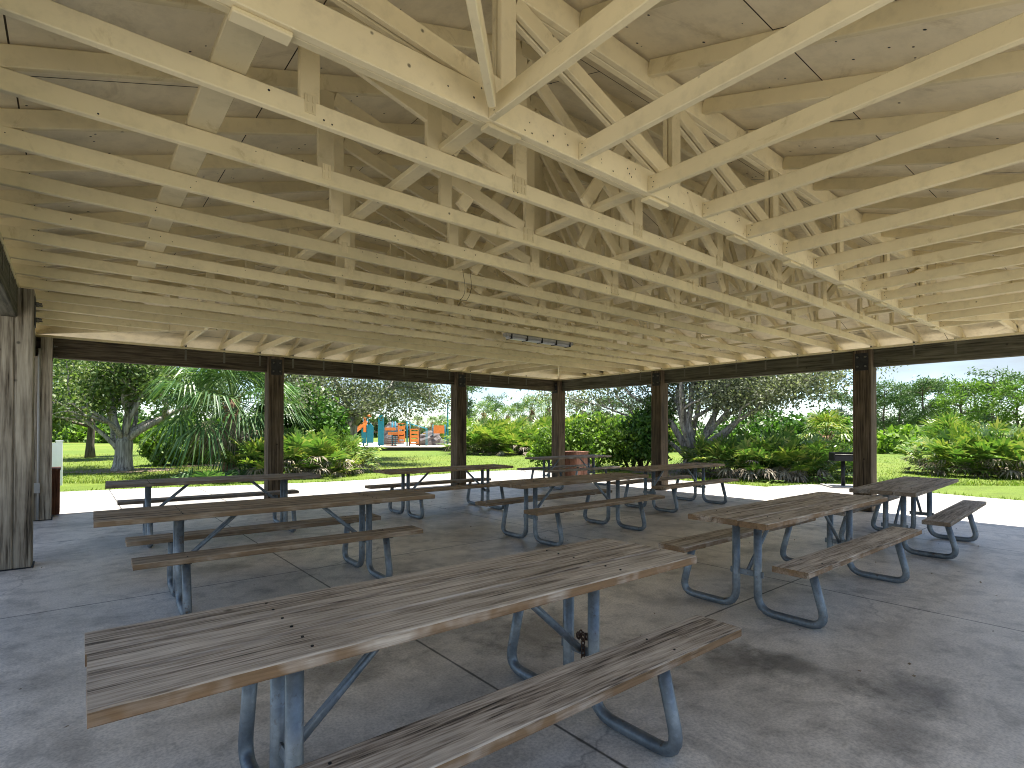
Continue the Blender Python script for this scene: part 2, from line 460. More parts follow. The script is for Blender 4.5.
# ------------------------------------------------------------------ pavilion
X0, X1, Y0, Y1 = -.45, 10.75, -.05, 11.0         # wall lines for the roof planes
ZC = 2.845                                        # underside of the bottom chords
SL = .333
def deck_z(x, y): return ZC + .145 + SL * min(x - X0, X1 - x, y - Y0, Y1 - y)
PO = (5.15, 5.47, 0)
pav = thing('pavilion', 'open picnic pavilion with cream painted roof trusses on dark timber posts', 'pavilion', PO)
def part(mb, name, mat, parent=None): return mb.build(name, mat, parent or pav, off=PO)

# posts: notched, the beam lies in the outer half, the inner half stands up beside it
def post(cx, cy, inx, iny, mat, corner=False, split=False):
    w = .28; h = .14
    mb = MB()
    if split:
        for k_ in (-1, 1): mb.bar((cx + inx * k_ * .0715, cy, 0), (cx + inx * k_ * .0715, cy, 2.488), .137, w, up=(0, 1, 0), ch=.008)
        mb.bar((cx, cy, .004), (cx, cy, 2.48), .02, w - .03, up=(0, 1, 0), ch=.002)
    else:
        mb.bar((cx, cy, 0), (cx, cy, 2.488), w, w, up=(0, 1, 0), ch=.008)
    ux, uy = (inx, iny) if not corner else (inx, iny)
    sx_, sy_ = (h - .004 if inx else w), (h - .004 if iny else w)
    c = (cx + inx * (w - sx_) / 2, cy + iny * (w - sy_) / 2)
    mb.bar((c[0], c[1], 2.4885), (c[0], c[1], 2.785), sx_, sy_, up=(0, 1, 0), ch=.006)
    p = part(mb, 'post', mat)
    # dark steel plate on the inner face with bolt heads, and bolts standing proud
    pl = MB()
    n = V((inx, 0, 0)) if inx else V((0, iny, 0))
    sd = V((0, 1, 0)) if inx else V((1, 0, 0))
    fc = V((cx, cy, 0)) + n * (w / 2 + .004)
    d = (.006, .2, .30) if inx else (.2, .006, .30)
    pl.box(fc + V((0, 0, 2.58)), d)
    part(pl, 'bracket_plate', M['bracket'], p)
    bt = MB()
    for a in (-.06, .06):
        for z in (2.50, 2.66):
            bp = fc + sd * a + V((0, 0, z))
            bt.tube([bp, bp + n * .03], .016, 6)
            bt.tube([bp + n * .03, bp + n * .055], .009, 6)
    part(bt, 'bolt', M['strap'], p)
    bs = MB(); bs.box((cx, cy, .006), (w + .03, w + .03, .012)); part(bs, 'base_shoe', M['bracket'], p)
    return p
for x in (3.04, 7.31): post(x, 10.94, 0, -1, M['post'])
post(10.70, 10.94, -1, -1, M['post'])
post(-.36, 10.94, 1, -1, M['post_grey'])
for y in (7.55, 3.33): post(10.70, y, -1, 0, M['post'])
post(-.43, 7.34, 1, 0, M['post_grey'], split=True)
def beam(a, b, mat, w=.13):
    mb = MB(); mb.bar(a, b, w, .30, ch=.008); return part(mb, 'beam', mat)
bz = 2.642
bm_far = beam((-.55, 11.012, bz), (10.84, 11.012, bz), M['beam_x'])
bm_right = beam((10.773, -.2, bz), (10.773, 10.94, bz), M['beam_y'])
bm_left = beam((-.477, -.2, bz), (-.477, 10.94, bz), M['beam_y'])
pl = MB()
pl.bar((-.55, 11.012, 2.818), (10.84, 11.012, 2.818), .14, .038); part(pl, 'wall_plate', M['cream'])
for x in (10.773, -.477):
    pl = MB(); pl.bar((x, -.2, 2.818), (x, 10.94, 2.818), .14, .038); part(pl, 'wall_plate', M['cream'])

# roof deck: four sloping planes with a plywood underside, shingles above, a fascia round the eaves
OV = .62
ex0, ex1, ey0, ey1 = X0 - OV, X1 + OV, Y0 - OV, Y1 + OV
apx = V(((X0 + X1) / 2, (Y0 + Y1) / 2, 0))
def dk(x, y): return V((x, y, deck_z(x, y)))
me = bpy.data.meshes.new('roof_deck')
hx, hy = (X1 - X0) / 2, (Y1 - Y0) / 2
rid = min(hx, hy)
ra = dk(X0 + rid, Y0 + rid); rb = dk(X1 - rid, Y1 - rid)
c = [dk(ex0, ey0), dk(ex1, ey0), dk(ex1, ey1), dk(ex0, ey1)]
T_ = V((0, 0, .03))
vs = c + [ra, rb]
fs = [(0, 1, 5, 4), (1, 2, 5), (2, 3, 4, 5), (3, 0, 4)]
me.from_pydata([tuple(v - V(PO)) for v in vs] + [tuple(v + T_ - V(PO)) for v in vs], [], [tuple(f) for f in fs] + [tuple(i + 6 for i in reversed(f)) for f in fs] + [(i, i + 6, (i + 1) % 4 + 6, (i + 1) % 4) for i in range(4)])
uvl = me.uv_layers.new(name='UVMap')
for p in me.polygons:
    nrm = p.normal
    for li in p.loop_indices:
        q = me.vertices[me.loops[li].vertex_index].co
        if abs(nrm.x) > abs(nrm.y): uvl.data[li].uv = (q.y + 20.3, abs(q.x) * 1.054 + 10.2)
        else: uvl.data[li].uv = (q.x + 20.7, abs(q.y) * 1.054 + 10.2)
    if p.index >= 4: p.material_index = 1
me.materials.append(M['deck']); me.materials.append(M['shingle'])
link(bpy.data.objects.new('roof_deck', me), pav)
for a, b in ((c[0], c[1]), (c[1], c[2]), (c[2], c[3]), (c[3], c[0])):
    mid = (a + b) / 2; out = (mid - V((apx.x, apx.y, mid.z))).normalized() * .014
    d = (b - a).normalized() * .02
    mb = MB(); mb.bar(a + out - d * 0 + V((0, 0, -.045)), b + out + V((0, 0, -.045)), .025, .15); part(mb, 'fascia', M['cream'])

W2, D4, D6 = .040, .096, .146
GAP = .012
rr = random.Random(11)
def member(parent, name, p0, p1, w=W2, h=D4, up=(0, 0, 1)):
    mb = MB(); mb.bar(p0, p1, w, h, up); return part(mb, name, M['cream'], parent)
def slope_chord(par, name, xa, xb, y, horiz_x=True, w=W2, h=D4):
    """top chord lying just under the deck from xa to xb at y"""
    q = h / 2 / math.cos(math.atan(SL)) + GAP
    return member(par, name, (xa, y, deck_z(xa, y) - q), (xb, y, deck_z(xb, y) - q), w, h)
def plate(par, x, y, z, w, h, side=-1):
    """toothed truss plate, painted over"""
    mb = MB(); mb.box((x, y, z), (w, .003, h))
    nx = max(2, int(w / .024))
    for i in range(nx):
        for k in range(2):
            mb.box((x - w / 2 + (i + .5) * w / nx, y + side * .003, z + (k - .5) * h * .5), (.006, .005, h * .34))
    return part(mb, 'truss_plate', M['cream'], par)

def truss(y, ply=1, bc_h=D4, near_detail=False):
    t = holder('roof_truss', pav)
    ys = [y + W2 * 1.03 * i for i in range(ply)]
    m = min(y - Y0, Y1 - y)
    xl, xr = X0 + m, X1 - m
    yt = y
    for yy in ys:
        member(t, 'bottom_chord', (X0 - .03, yy, ZC + bc_h / 2), (X1 + .03, yy, ZC + bc_h / 2), W2, bc_h)
        h_t = D6 if ply > 1 else D4
        q = h_t / 2 / math.cos(math.atan(SL)) + GAP
        zt = ZC + .145 + SL * m - GAP - h_t / 2 - .012
        if xr - xl > .3:
            member(t, 'top_chord', (xl, yy, zt), (xr, yy, zt), W2 * .95, h_t)
        for s, xe, xb in ((1, X0 - OV + .03, xl), (-1, X1 + OV - .03, xr)):
            za = ZC + .145 + SL * (abs(xe - (X0 if s > 0 else X1))) * (-1) - q
            zb_ = ZC + .145 + SL * m - q
            member(t, 'top_chord', (xe, yy, za), (xb - s * .004, yy, zb_ - .012), W2 * .89, h_t)
        zb0 = ZC + bc_h
        def webv(x, ztop):
            if ztop - zb0 > .12: member(t, 'web', (x, yy, zb0 - .0), (x, yy, ztop), W2 * .83, D4, up=(1, 0, 0))
        def webd(xa, za, xb, zb1, wf=.77):
            member(t, 'web', (xa, yy, za), (xb, yy, zb1), W2 * wf, D4 * .98, up=(0, 0, 1))
        hs = SL * m * .5 + .145 - h_t - .02
        tops = ZC + SL * m * .5 + .145 - h_t - .02
        for s, xe in ((1, X0), (-1, X1)):
            webv(xe + s * m * .5, tops)
            if m > 1.2: webd(xe + s * (m * .5 + .05), tops - .03, xe + s * (m * .98), zb0 + .03)
            if m > 2.4:
                webv(xe + s * m * .76, ZC + SL * m * .76 + .145 - h_t - .02)
                webd(xe + s * (m * .98), zb0 + SL * m * .9 - .06, xe + s * m * .80, zb0 + .03, .64)

        F = xr - xl
        n = max(1, int(round(F / (1.55 if ply > 1 else 1.3))))
        zt2 = zt - h_t / 2
        for i in range(n + 1):
            webv(xl + F * i / n, zt2)
        for i in range(n):
            a, b = xl + F * i / n, xl + F * (i + 1) / n
            if ply == 1 and F > 1: webd(a + .05 if i >= n / 2 else b - .05, zt2 - .05, (a + b) / 2, zb0 + .03, .68)
            if i < n * .6 or ply == 1 and i < n * .5: webd(a + .05, zt2 - .03, b - .05, zb0 + .035)
            else: webd(b - .05, zt2 - .03, a + .05, zb0 + .035)
    if near_detail:
        yf = y - W2 / 2 - .002
        for i in range(n + 1):
            x = xl + F * i / n
            plate(t, x - .02, yf, ZC + bc_h * .75, .11, .10)
        for s, xe in ((1, X0), (-1, X1)):
            plate(t, xe + s * m * .5, yf, ZC + bc_h * .8, .05, .09)
    return t
GY, GY2 = 2.03, 8.69
truss(GY, 2, D6, False)
for k in range(10):
    truss(2.58 + .61 * k, 1, D4, k < 6)
truss(GY2, 2, D6)

def jack_y(x, ya, yb, yeave):
    """jack truss running across from girder at ya to the wall plate at yb"""
    t = holder('jack_truss', pav)
    s = 1 if yb > ya else -1
    member(t, 'bottom_chord', (x, ya, ZC + D4 / 2), (x, yb + s * .03, ZC + D4 / 2))
    q = D4 / 2 / math.cos(math.atan(SL)) + GAP
    xin = min(max(x, X0 + .02), X1 - .02)
    member(t, 'top_chord', (x, ya, deck_z(x, ya) - q), (x, yeave, ZC + .145 - SL * OV - q + .0), W2 * .88)
for j in range(14):
    x = 1.525 + .61 * j
    if x < 8.9:
        jack_y(x, GY - W2 / 2 - .002, Y0, ey0 + .03)
        jack_y(x, GY2 + W2 * 1.55, Y1, ey1 - .03)
    else:
        t = holder('jack_truss', pav)
        member(t, 'bottom_chord', (x, GY - W2 / 2 - .002, ZC + D4 / 2), (x, Y0 - .03, ZC + D4 / 2))
        yh = Y0 + (X1 - x)
        q = D4 / 2 + .02
        member(t, 'top_chord', (x, yh, deck_z(x, yh) - q), (x, ey0 + .03, ZC + .145 - SL * OV - q))
# corner (hip) jacks and short side jacks
for sx_, cx in ((1, X0), (-1, X1)):
    for sy_, cy, gy in ((1, Y0, GY - .03), (-1, Y1, GY2 + .07)):
        t = holder('hip_jack', pav)
        L_ = abs(gy - cy) - .0
        e = V((cx + sx_ * (L_ - .14), gy - sy_ * .075, 0)); o_ = V((cx - sx_ * .02, cy - sy_ * .02, 0))
        member(t, 'bottom_chord', e + V((0, 0, ZC + D4 / 2 - .004)), o_ + V((0, 0, ZC + D4 / 2 - .004)), W2 * .9)
        oe = V((cx - sx_ * OV * .97, cy - sy_ * OV * .97, 0))
        member(t, 'hip_rafter', e + V((0, 0, ZC + .145 + SL * L_ - .09)), oe + V((0, 0, ZC + .145 - SL * OV - .08)), W2 * .85, D6)
        if not (sx_ == 1 and sy_ == 1):
            for d in (.61, 1.22):
                yy = gy - sy_ * d
                reach = abs(yy - cy)
                t2 = holder('jack_truss', pav)
                member(t2, 'bottom_chord', (cx + sx_ * reach * .96, yy, ZC + D4 / 2), (cx - sx_ * .03, yy, ZC + D4 / 2))
                q = D4 / 2 + .012
                member(t2, 'top_chord', (cx + sx_ * reach * .96, yy, ZC + .145 + SL * reach * .96 - q), (cx - sx_ * OV * .96, yy, ZC + .145 - SL * OV * .96 - q))
# lateral braces laid flat over the bottom chords
for x, w in ((.52, .14), (1.62, .09), (2.87, .09), (3.9, .09), (4.85, .09), (6.05, .09), (7.15, .09), (8.3, .09), (9.4, .09)):
    for a, b in ((GY + .06, 5.1), (5.12, GY2 - .02)):
        dx = rr.uniform(-.04, .04)
        mb = MB(); mb.bar((x + dx, a, ZC + D4 + .0215), (x + dx + rr.uniform(-.05, .05), b, ZC + D4 + .0215), w, .036); part(mb, 'lateral_brace', M['cream'])
    mb = MB(); mb.bar((x - .10, GY + .03, ZC - .011), (x + .10, GY + .03, ZC - .011), .065, .02); part(mb, 'cleat', M['cream'])
# nail heads
nrng = np.random.default_rng(5)
def disc_pts(p, n, r=.006, k=6):
    n = V(n).normalized(); a = n.orthogonal().normalized(); b = n.cross(a); p = V(p) + n * .0012
    return [tuple(p + (a * math.cos(2 * math.pi * i / k) + b * math.sin(2 * math.pi * i / k)) * r) for i in range(k)]
nl_ = []
for j in range(14):
    x0 = 1.525 + .61 * j
    for i in range(7): nl_.append(disc_pts((x0 + nrng.choice([-1, 1]) * nrng.uniform(.05, .28), GY - W2 / 2, ZC + nrng.uniform(.02, D6 - .02)), (0, -1, 0), nrng.uniform(.003, .006)))
    for i in range(3): nl_.append(disc_pts((x0 - W2 / 2, GY - nrng.uniform(.03, .07), ZC + .02 + .03 * i), (-1, 0, 0), .004))
for i in range(900):
    x, y = nrng.uniform(-.3, 9.5), nrng.uniform(.2, 7.5)
    g = min((x - X0, (SL, 0)), (X1 - x, (-SL, 0)), (y - Y0, (0, SL)), (Y1 - y, (0, -SL)))[1]
    nl_.append(disc_pts((x, y, deck_z(x, y)), (g[0], g[1], -1), nrng.uniform(.004, .009)))
for k in range(6):
    for i in range(16): nl_.append(disc_pts((nrng.uniform(-.3, 8.5), 2.58 + .61 * k - W2 / 2, ZC + nrng.uniform(.015, D4 - .015)), (0, -1, 0), nrng.uniform(.003, .006)))
nh = quads('nail_heads', np.array([[(a - PO[0], b - PO[1], c_) for a, b, c_ in q] for q in nl_]), M['bracket'], pav, 6); tag(nh, kind='stuff')
# corner by corner bits of purlin are out of sight
# hurricane straps over the beams
for y in [GY + .05] + [2.62 + .61 * k for k in range(10)] + [GY2 + .05]:
    for x, s in ((10.773 - .0675, -1), (-.477 + .0675, 1)):
        mb = MB(); mb.box((x, y, 2.735), (.003, .032, .27)); part(mb, 'strap', M['strap'], bm_right if s < 0 else bm_left)
for j in range(14):
    x = 1.56 + .61 * j
    mb = MB(); mb.box((x, 11.012 - .0675, 2.735), (.032, .003, .27)); part(mb, 'strap', M['strap'], bm_far)

# things fixed to the pavilion
lf = thing('strip_light', 'long grey strip light fixed under the roof chords near the middle', 'light fixture', (5.72, 6.27, ZC - .004))
mb = MB(); mb.bar((-.7, 0, -.025), (.7, 0, -.025), .11, .05, ch=.01); mb.build('housing', M['fixture'], lf)
mb = MB(); mb.bar((-.66, 0, -.065), (.66, 0, -.065), .09, .03, ch=.012); mb.build('cover', m_plain('clouded_lens', (.45, .45, .5), .3), lf)
for i in range(5):
    mb = MB(); mb.box((-.62 + .31 * i, 0, -.048), (.02, .125, .075)); mb.build('clip', M['black'], lf)
lw = thing('hanging_wire', 'thin dark loop of wire hanging from a roof chord', 'wire', (2.95, 4.36, ZC))
pts = []
for i in range(25):
    a = i / 24
    pts.append((.03 * math.sin(a * 9) + (.055 if a > .5 else -.02) + .1 * (a - .5) * 0, -.035, .10 - .30 * math.sin(math.pi * a) ** .8))
mb = MB(); mb.tube(pts, .0024, 5); mb.build('loop', M['black'], lw)
cd = thing('conduit', 'grey conduit pipe with a small outlet box on the corner post', 'conduit', (-.37, 10.77, 0))
mb = MB(); mb.tube([(0, 0, .02), (0, 0, 2.6)], .016, 10); mb.build('pipe', M['grey_pvc'], cd)
mb = MB(); mb.tube([(-.06, 0, .02), (-.06, 0, .42)], .012, 10); mb.build('pipe', M['grey_pvc'], cd)
mb = MB(); mb.box((-.02, -.01, .50), (.085, .05, .15)); mb.build('outlet_box', M['grey_pvc'], cd)

# ------------------------------------------------------------------ picnic tables
def bent(points, r, n=12, k=6):
    """round pipe through corner points with filleted bends: points = [(p, fillet)]"""
    out = []
    P = [V(p) for p, _ in points]
    for i, (p, f) in enumerate(points):
        if i in (0, len(points) - 1) or f == 0: out.append(P[i]); continue
        a = (P[i - 1] - P[i]).normalized(); b = (P[i + 1] - P[i]).normalized()
        s, e = P[i] + a * f, P[i] + b * f
        for j in range(k + 1):
            t = j / k
            out.append(s * (1 - t) ** 2 + P[i] * 2 * t * (1 - t) + e * t * t)
    return MB().tube(out, r, n)
ZT, ZS, TW, BO = .742, .468, .61, .28
def picnic_table(label, cx, cy, rz, lo=.8, Lt=2.44, Lb=2.44, bmat='board', dt=0, db=0, seed=0, pr=.029):
    rn = random.Random(seed)
    t = thing('picnic_table', label, 'picnic table', (cx, cy, 0), rz, 'picnic tables under the pavilion')
    nb = 3; bw = (TW - .012) / nb
    for i in range(nb):
        y = -TW / 2 + bw / 2 + i * (bw + .006)
        e0, e1 = rn.uniform(-.004, .004), rn.uniform(-.012, .02)
        mb = MB(); N = 8
        p0 = V((dt - Lt / 2 + e0, y, ZT - .021 + rn.uniform(-.002, .002))); p1 = V((dt + Lt / 2 + e1, y, ZT - .021 + rn.uniform(-.002, .002)))
        mb.bar(p0, p1, bw, .042, ch=.005); mb.build('top_board', M[bmat], t)
    yb = TW / 2 + BO - .118
    for s in (-1, 1):
        mb = MB(); e0 = rn.uniform(-.02, .02)
        mb.bar((db - Lb / 2 + e0, s * yb, ZS - .021), (db + Lb / 2 + e0, s * yb, ZS - .021), .236, .042, ch=.005)
        mb.build('bench_seat', M[bmat], t)
    for sx_ in (-1, 1):
        x = sx_ * lo
        for s in (-1, 1):
            mb = bent([((x, s * .085, ZT - .052), 0), ((x, s * .085, pr), .13), ((x, s * (yb + .10), pr), .12), ((x, s * yb, ZS - .05), 0)], pr)
            mb.build('leg', M['galv'], t)
            mb = MB(); mb.box((x, s * yb, ZS - .046), (.05, .2, .006)); [mb.tube([(x, s * yb + q_, ZS - .01), (x, s * yb + q_, ZS + .003)], .005, 8) for q_ in (-.07, .07)]; mb.build('seat_bracket', M['bracket'], t)
        mb = MB(); mb.box((x, 0, ZT - .046), (.05, .56, .007)); [mb.tube([(x, q_, ZT - .01), (x, q_, ZT + .004)], .005, 8) for q_ in (-.25, -.16, -.05, .05, .16, .25)]; mb.build('top_bracket', M['bracket'], t)
        mb = MB(); mb.bar((x, -.13, .30), (x, .13, .30), .012, .045, ch=.002); mb.build('cross_bar', M['galv'], t)
        mb = MB(); mb.bar((x - sx_ * .01, 0, .31), (x - sx_ * .44, 0, ZT - .05), .035, .012, up=(0, 1, 0), ch=.002)
        mb.tube([(x - sx_ * .005, 0, .30), (x - sx_ * .44, 0, ZT - .052)], .015, 8)
        mb.build('diagonal_brace', M['galv'], t)
    return t
def corner(x, y, r, L=2.44):
    c_, s_ = math.cos(r), math.sin(r)
    return x + c_ * L / 2 - s_ * TW / 2, y + s_ * L / 2 + c_ * TW / 2
TB = [
 ('long weathered picnic table closest to the viewer, chain on its right leg', .037, 1.556, -.009, dict(lo=.70, Lb=2.3, bmat='board', seed=1)),
 ('brown picnic table just behind the closest one, left half of the floor', .225, 4.72, -.03, dict(lo=.78, Lt=2.68, Lb=2.2, dt=.02, db=-.0, bmat='board2', seed=2)),
 ('picnic table at the left back by the sunlit walk, in front of the second post', .315, 7.728, -.046, dict(lo=.8, Lb=2.2, bmat='board3', seed=3)),
 ('picnic table by the post left of the far corner, lawn and playground beyond it', 3.776, 7.508, -.001, dict(lo=.8, bmat='board2', seed=4)),
 ('picnic table in the middle of the floor, in front of the far corner post', 4.04, 4.742, .01, dict(lo=.8, bmat='board2', seed=5)),
 ('farthest picnic table, standing before the far corner post and brick coloured bin', 8.381, 9.09, .013, dict(lo=.8, bmat='board3', seed=6)),
 ('picnic table standing before the multi trunk oak and the post beside it', 7.423, 5.434, .007, dict(lo=.8, bmat='board2', seed=7)),
 ('weathered picnic table with blue grey pipe loops, right of the closest one', 3.694, 1.743, -.009, dict(lo=.9, bmat='board', seed=8)),
 ('grey topped picnic table at the far right near the grill and the open side', 6.773, 1.644, .05, dict(lo=.68, bmat='board3', seed=9)),
]
for lab, x, y, r_, kw in TB:
    cx, cy = corner(x, y, r_)
    picnic_table(lab, cx, cy, r_, **kw)
# chain wrapped round the cross bar of the closest table
ch = thing('chain', 'short rusty chain hanging from the right leg bar of the closest table', 'chain', (1.94, 1.81, .0))
mb = MB()
def ring(c, ax, r=.016, t=.0038):
    c = V(c); pts = []
    for i in range(13):
        a = 2 * math.pi * i / 12
        p = V((0, math.cos(a) * r * .65, math.sin(a) * r))
        if ax: p = V((p.y, 0, p.z))
        pts.append(c + p)
    mb.tube(pts, t, 5, cap=False)
for i in range(10): ring((.0, .0, .37 - i * .024), i % 2)
for i in range(9): ring((-.0 + .004 * i, .04 * math.sin(i * .8), .375 + .008 * math.cos(i * 2)), i % 2)
mb.build('links', M['rust'], ch)

# ------------------------------------------------------------------ bins, grill, fence panel
def slat_bin(name, label, loc, w, h, mat, rz=0, top=True):
    t = thing(name, label, 'trash bin', loc, rz)
    mb = MB(); n = 5
    for k in range(4):
        for i in range(n):
            a = (i - (n - 1) / 2) * w / n
            p = [(a, -w / 2), (a, w / 2), (-w / 2, a), (w / 2, a)][k]
            d = (w / n - .008, .03, h) if k < 2 else (.03, w / n - .008, h)
            mb.box((p[0], p[1], h / 2 + .03), d)
    mb.build('side_slats', mat, t)
    mb = MB(); mb.box((0, 0, .3), (w - .05, w - .05, .5)); mb.build('liner', M['black'], t)
    mb = MB()
    for s in (-1, 1):
        mb.box((s * (w / 2 - .03), 0, h + .045), (.11, w + .06, .028)); mb.box((0, s * (w / 2 - .03), h + .0455), (w - .06 - .002, .11, .027))
    mb.build('top_rim', mat, t)
    return t
slat_bin('trash_bin', 'dark red brown slatted trash bin behind the left corner post', (-.39, 11.42, 0), .5, .70, M['bin'])
slat_bin('trash_bin', 'brick coloured slatted trash bin beside the far corner post', (11.25, 10.85, 0), .56, .72, M['bin2'], .1)
gl = thing('grill', 'black pedestal barbecue grill beside the right hand post', 'grill', (*gp(843, 13.4), 0), R(-52))
mb = MB(); mb.tube([(.0, 0, -.05), (.0, 0, .63)], .045, 12); mb.build('pedestal', M['black'], gl)
mb = MB()
mb.box((0, 0, .655), (.52, .40, .03)); mb.box((0, .19, .76), (.52, .02, .18)); mb.box((-.25, 0, .76), (.02, .36, .18)); mb.box((.25, 0, .76), (.02, .36, .18)); mb.box((0, -.19, .72), (.48, .016, .10))
mb.build('firebox', M['black'], gl)
mb = MB()
for i in range(12): mb.tube([(-.23 + .042 * i, -.2, .80), (-.23 + .042 * i, .18, .80)], .006, 6)
mb.tube([(-.24, -.22, .80), (.24, -.22, .80)], .008, 6); mb.build('grate', M['strap'], gl)
mb = MB(); mb.box((0, 0, .012), (.8, .8, .03)); mb.build('pad', M['apron'], gl)
wf = thing('fence_panel', 'white vinyl privacy panel standing on the lawn by the left corner post', 'fence', (-.99, 17.7, 0))
mb = MB(); mb.bar((.78, 0, -.05), (.78, 0, 1.08), .13, .13, up=(0, 1, 0), ch=.006); mb.box((.78, 0, 1.09), (.15, .15, .03)); mb.build('fence_post', M['white'], wf)
mb = MB(); mb.bar((-.9, 0, -.05), (-.9, 0, 1.08), .13, .13, up=(0, 1, 0), ch=.006); mb.box((-.9, 0, 1.09), (.15, .15, .03)); mb.build('fence_post', M['white'], wf)
mb = MB()
for i in range(10): mb.box((-.76 + .16 * i, 0, .53), (.1595, .035, .9))
mb.box((-.06, 0, 1.0), (1.55, .05, .09)); mb.box((-.06, 0, .08), (1.55, .05, .09)); mb.build('panel', M['white'], wf)

# ------------------------------------------------------------------ playground
pd = 47
def pg(pxx, d=pd): x, y = gp(pxx, d); return x, y
pads = [gp(330, 38), gp(372, 36.5), gp(452, 37), gp(470, 42), gp(475, 62), gp(320, 62)]
mbp = MB(); mbp.add([(x, y, -.018) for x, y in pads], [tuple(range(6))])
tag(mbp.build('sand', M['sand']), kind='structure')
ed = thing('timber_edging', 'dark timber edging along the front of the playground sand', 'edging', (*pads[1], 0))
mb = MB(); pa = V((*pads[1], 0))
mb.bar(V((*pads[0], .09)) - pa, V((*pads[1], .09)) - pa, .2, .26); mb.bar(V((*pads[1], .088)) - pa, V((*pads[2], .088)) - pa, .2, .26); mb.build('timber', M['edging'], ed)
ax = rt.normalized(); ay = fw.normalized()
yaw = math.atan2(ax.y, ax.x)
ps = thing('play_structure', 'orange and teal play structure with slide on pale sand', 'playground', (*pg(382), 0), yaw)
k = pd / FX
def post_p(x, y, h, m='teal', r=.07):
    mb = MB(); mb.tube([(x, y, -.05), (x, y, h)], r, 8); mb.lathe([(r * 1.1, h), (r * .7, h + .06), (.001, h + .08)], (x, y, 0), 8); mb.build('upright', M[m], ps)
# two decks
for (x0, x1, z) in ((-1.6, -.2, 1.2), (.9, 2.2, .9)):
    mb = MB(); mb.box(((x0 + x1) / 2, .6, z), (x1 - x0, 1.2, .1)); mb.build('deck', M['brown_deck'], ps)
    for x in (x0, x1):
        for y in (0, 1.2): post_p(x, y, 2.1 if x0 > 0 else 2.35)
# pointed teal panels like tall shields
def shield(x, y, w, h0, h1):
    mb = MB(); t = .06
    pr = [(-w / 2, h0), (w / 2, h0), (w / 2, h1 - .35), (0, h1), (-w / 2, h1 - .35)]
    vs = [(x + a, y - t, b) for a, b in pr] + [(x + a, y + t, b) for a, b in pr]
    mb.add(vs, [(0, 1, 2, 3, 4), (9, 8, 7, 6, 5)] + [(i, i + 5, (i + 1) % 5 + 5, (i + 1) % 5) for i in range(5)])
    mb.build('teal_panel', M['teal'], ps)
shield(-.05, -.15, .5, .05, 2.85); shield(-1.0, -.12, .55, .25, 2.0); shield(-1.55, -.1, .4, .2, 1.7)
# slide chute: half pipe with rims
mb = MB(); n = 12
sec = [(.36 * math.cos(math.pi + math.pi * i / 8), .36 * math.sin(math.pi + math.pi * i / 8)) for i in range(9)]
path = [(-1.3, -.2, 2.15), (-1.6, -.2, 2.0), (-2.1, -.2, 1.55), (-2.6, -.2, 1.1), (-3.0, -.2, .75), (-3.3, -.2, .62)]
ring_ = []
for p in path:
    ring_.append([(p[0], p[1] + a, p[2] + b) for a, b in sec] + [(p[0], p[1] + a * .88, p[2] + b * .88 + .01) for a, b in reversed(sec)])
vs = [q for r__ in ring_ for q in r__]; m_ = 18
mb.add(vs, [(i * m_ + j, i * m_ + (j + 1) % m_, (i + 1) * m_ + (j + 1) % m_, (i + 1) * m_ + j) for i in range(len(path) - 1) for j in range(m_)], True)
mb.build('slide', M['orange'], ps)
mb = MB(); mb.tube([(-1.45, -.2, 1.2), (-1.45, -.2, 2.65), (-.9, -.2, 2.65)], .13, 8); mb.tube([(-2.6, -.2, -.05), (-2.6, -.2, .9)], .05, 8); mb.build('slide_hood', M['orange'], ps)
def panel(x, z0, z1, w, m='orange', y=-.08):
    mb = MB(); fr = .1
    mb.box((x, y, z0 + fr / 2), (w, .07, fr)); mb.box((x, y, z1 - fr / 2), (w, .07, fr))
    for s in (-1, 1): mb.box((x + s * (w / 2 - fr / 2), y, (z0 + z1) / 2), (fr, .069, z1 - z0 - 2 * fr))
    for i in range(3): mb.box((x, y, z0 + (z1 - z0) * (i + 1) / 4), (w - 2 * fr, .05, (z1 - z0) / 6))
    mb.build('climber_panel', M[m], ps)
panel(1.2, .95, 1.2, 1.3); panel(1.75, .3, 2.0, .62, y=-.2); panel(2.85, .15, 1.5, .75); panel(.75, 1.35, 1.6, .9)
mb = MB(); mb.tube([(2.4, 0, -.05), (2.4, 0, 1.9)], .05, 8); mb.build('upright', M['brown_deck'], ps)
mb = MB(); mb.tube([(3.3, 0, -.05), (3.3, 0, 1.6)], .05, 8); mb.build('upright', M['brown_deck'], ps)
for x0, x1, z0 in ((-1.6, -.2, 1.25), (.9, 2.2, .95)):
    mb = MB()
    for i in range(9): mb.tube([(x0 + (x1 - x0) * i / 8, 1.2, z0), (x0 + (x1 - x0) * i / 8, 1.2, z0 + .75)], .018, 5)
    mb.tube([(x0, 1.2, z0 + .75), (x1, 1.2, z0 + .75)], .03, 6); mb.build('railing', M['brown_deck'], ps)
mb = MB()
for s_ in (-1, 1): mb.tube([(3.9, .3 * s_, -.05), (3.9, .3 * s_, 1.5), (2.6, .3 * s_, 1.9)], .035, 6)
for i in range(5): mb.tube([(3.9 - .26 * i, -.3, 1.5 + .08 * i), (3.9 - .26 * i, .3, 1.5 + .08 * i)], .025, 6)
mb.build('overhead_ladder', M['teal'], ps)
for i in range(5):
    mb = MB(); mb.box((1.1, -.35 - .22 * i, .75 - .17 * i), (.9, .24, .05)); mb.build('step', M['brown_deck'], ps)
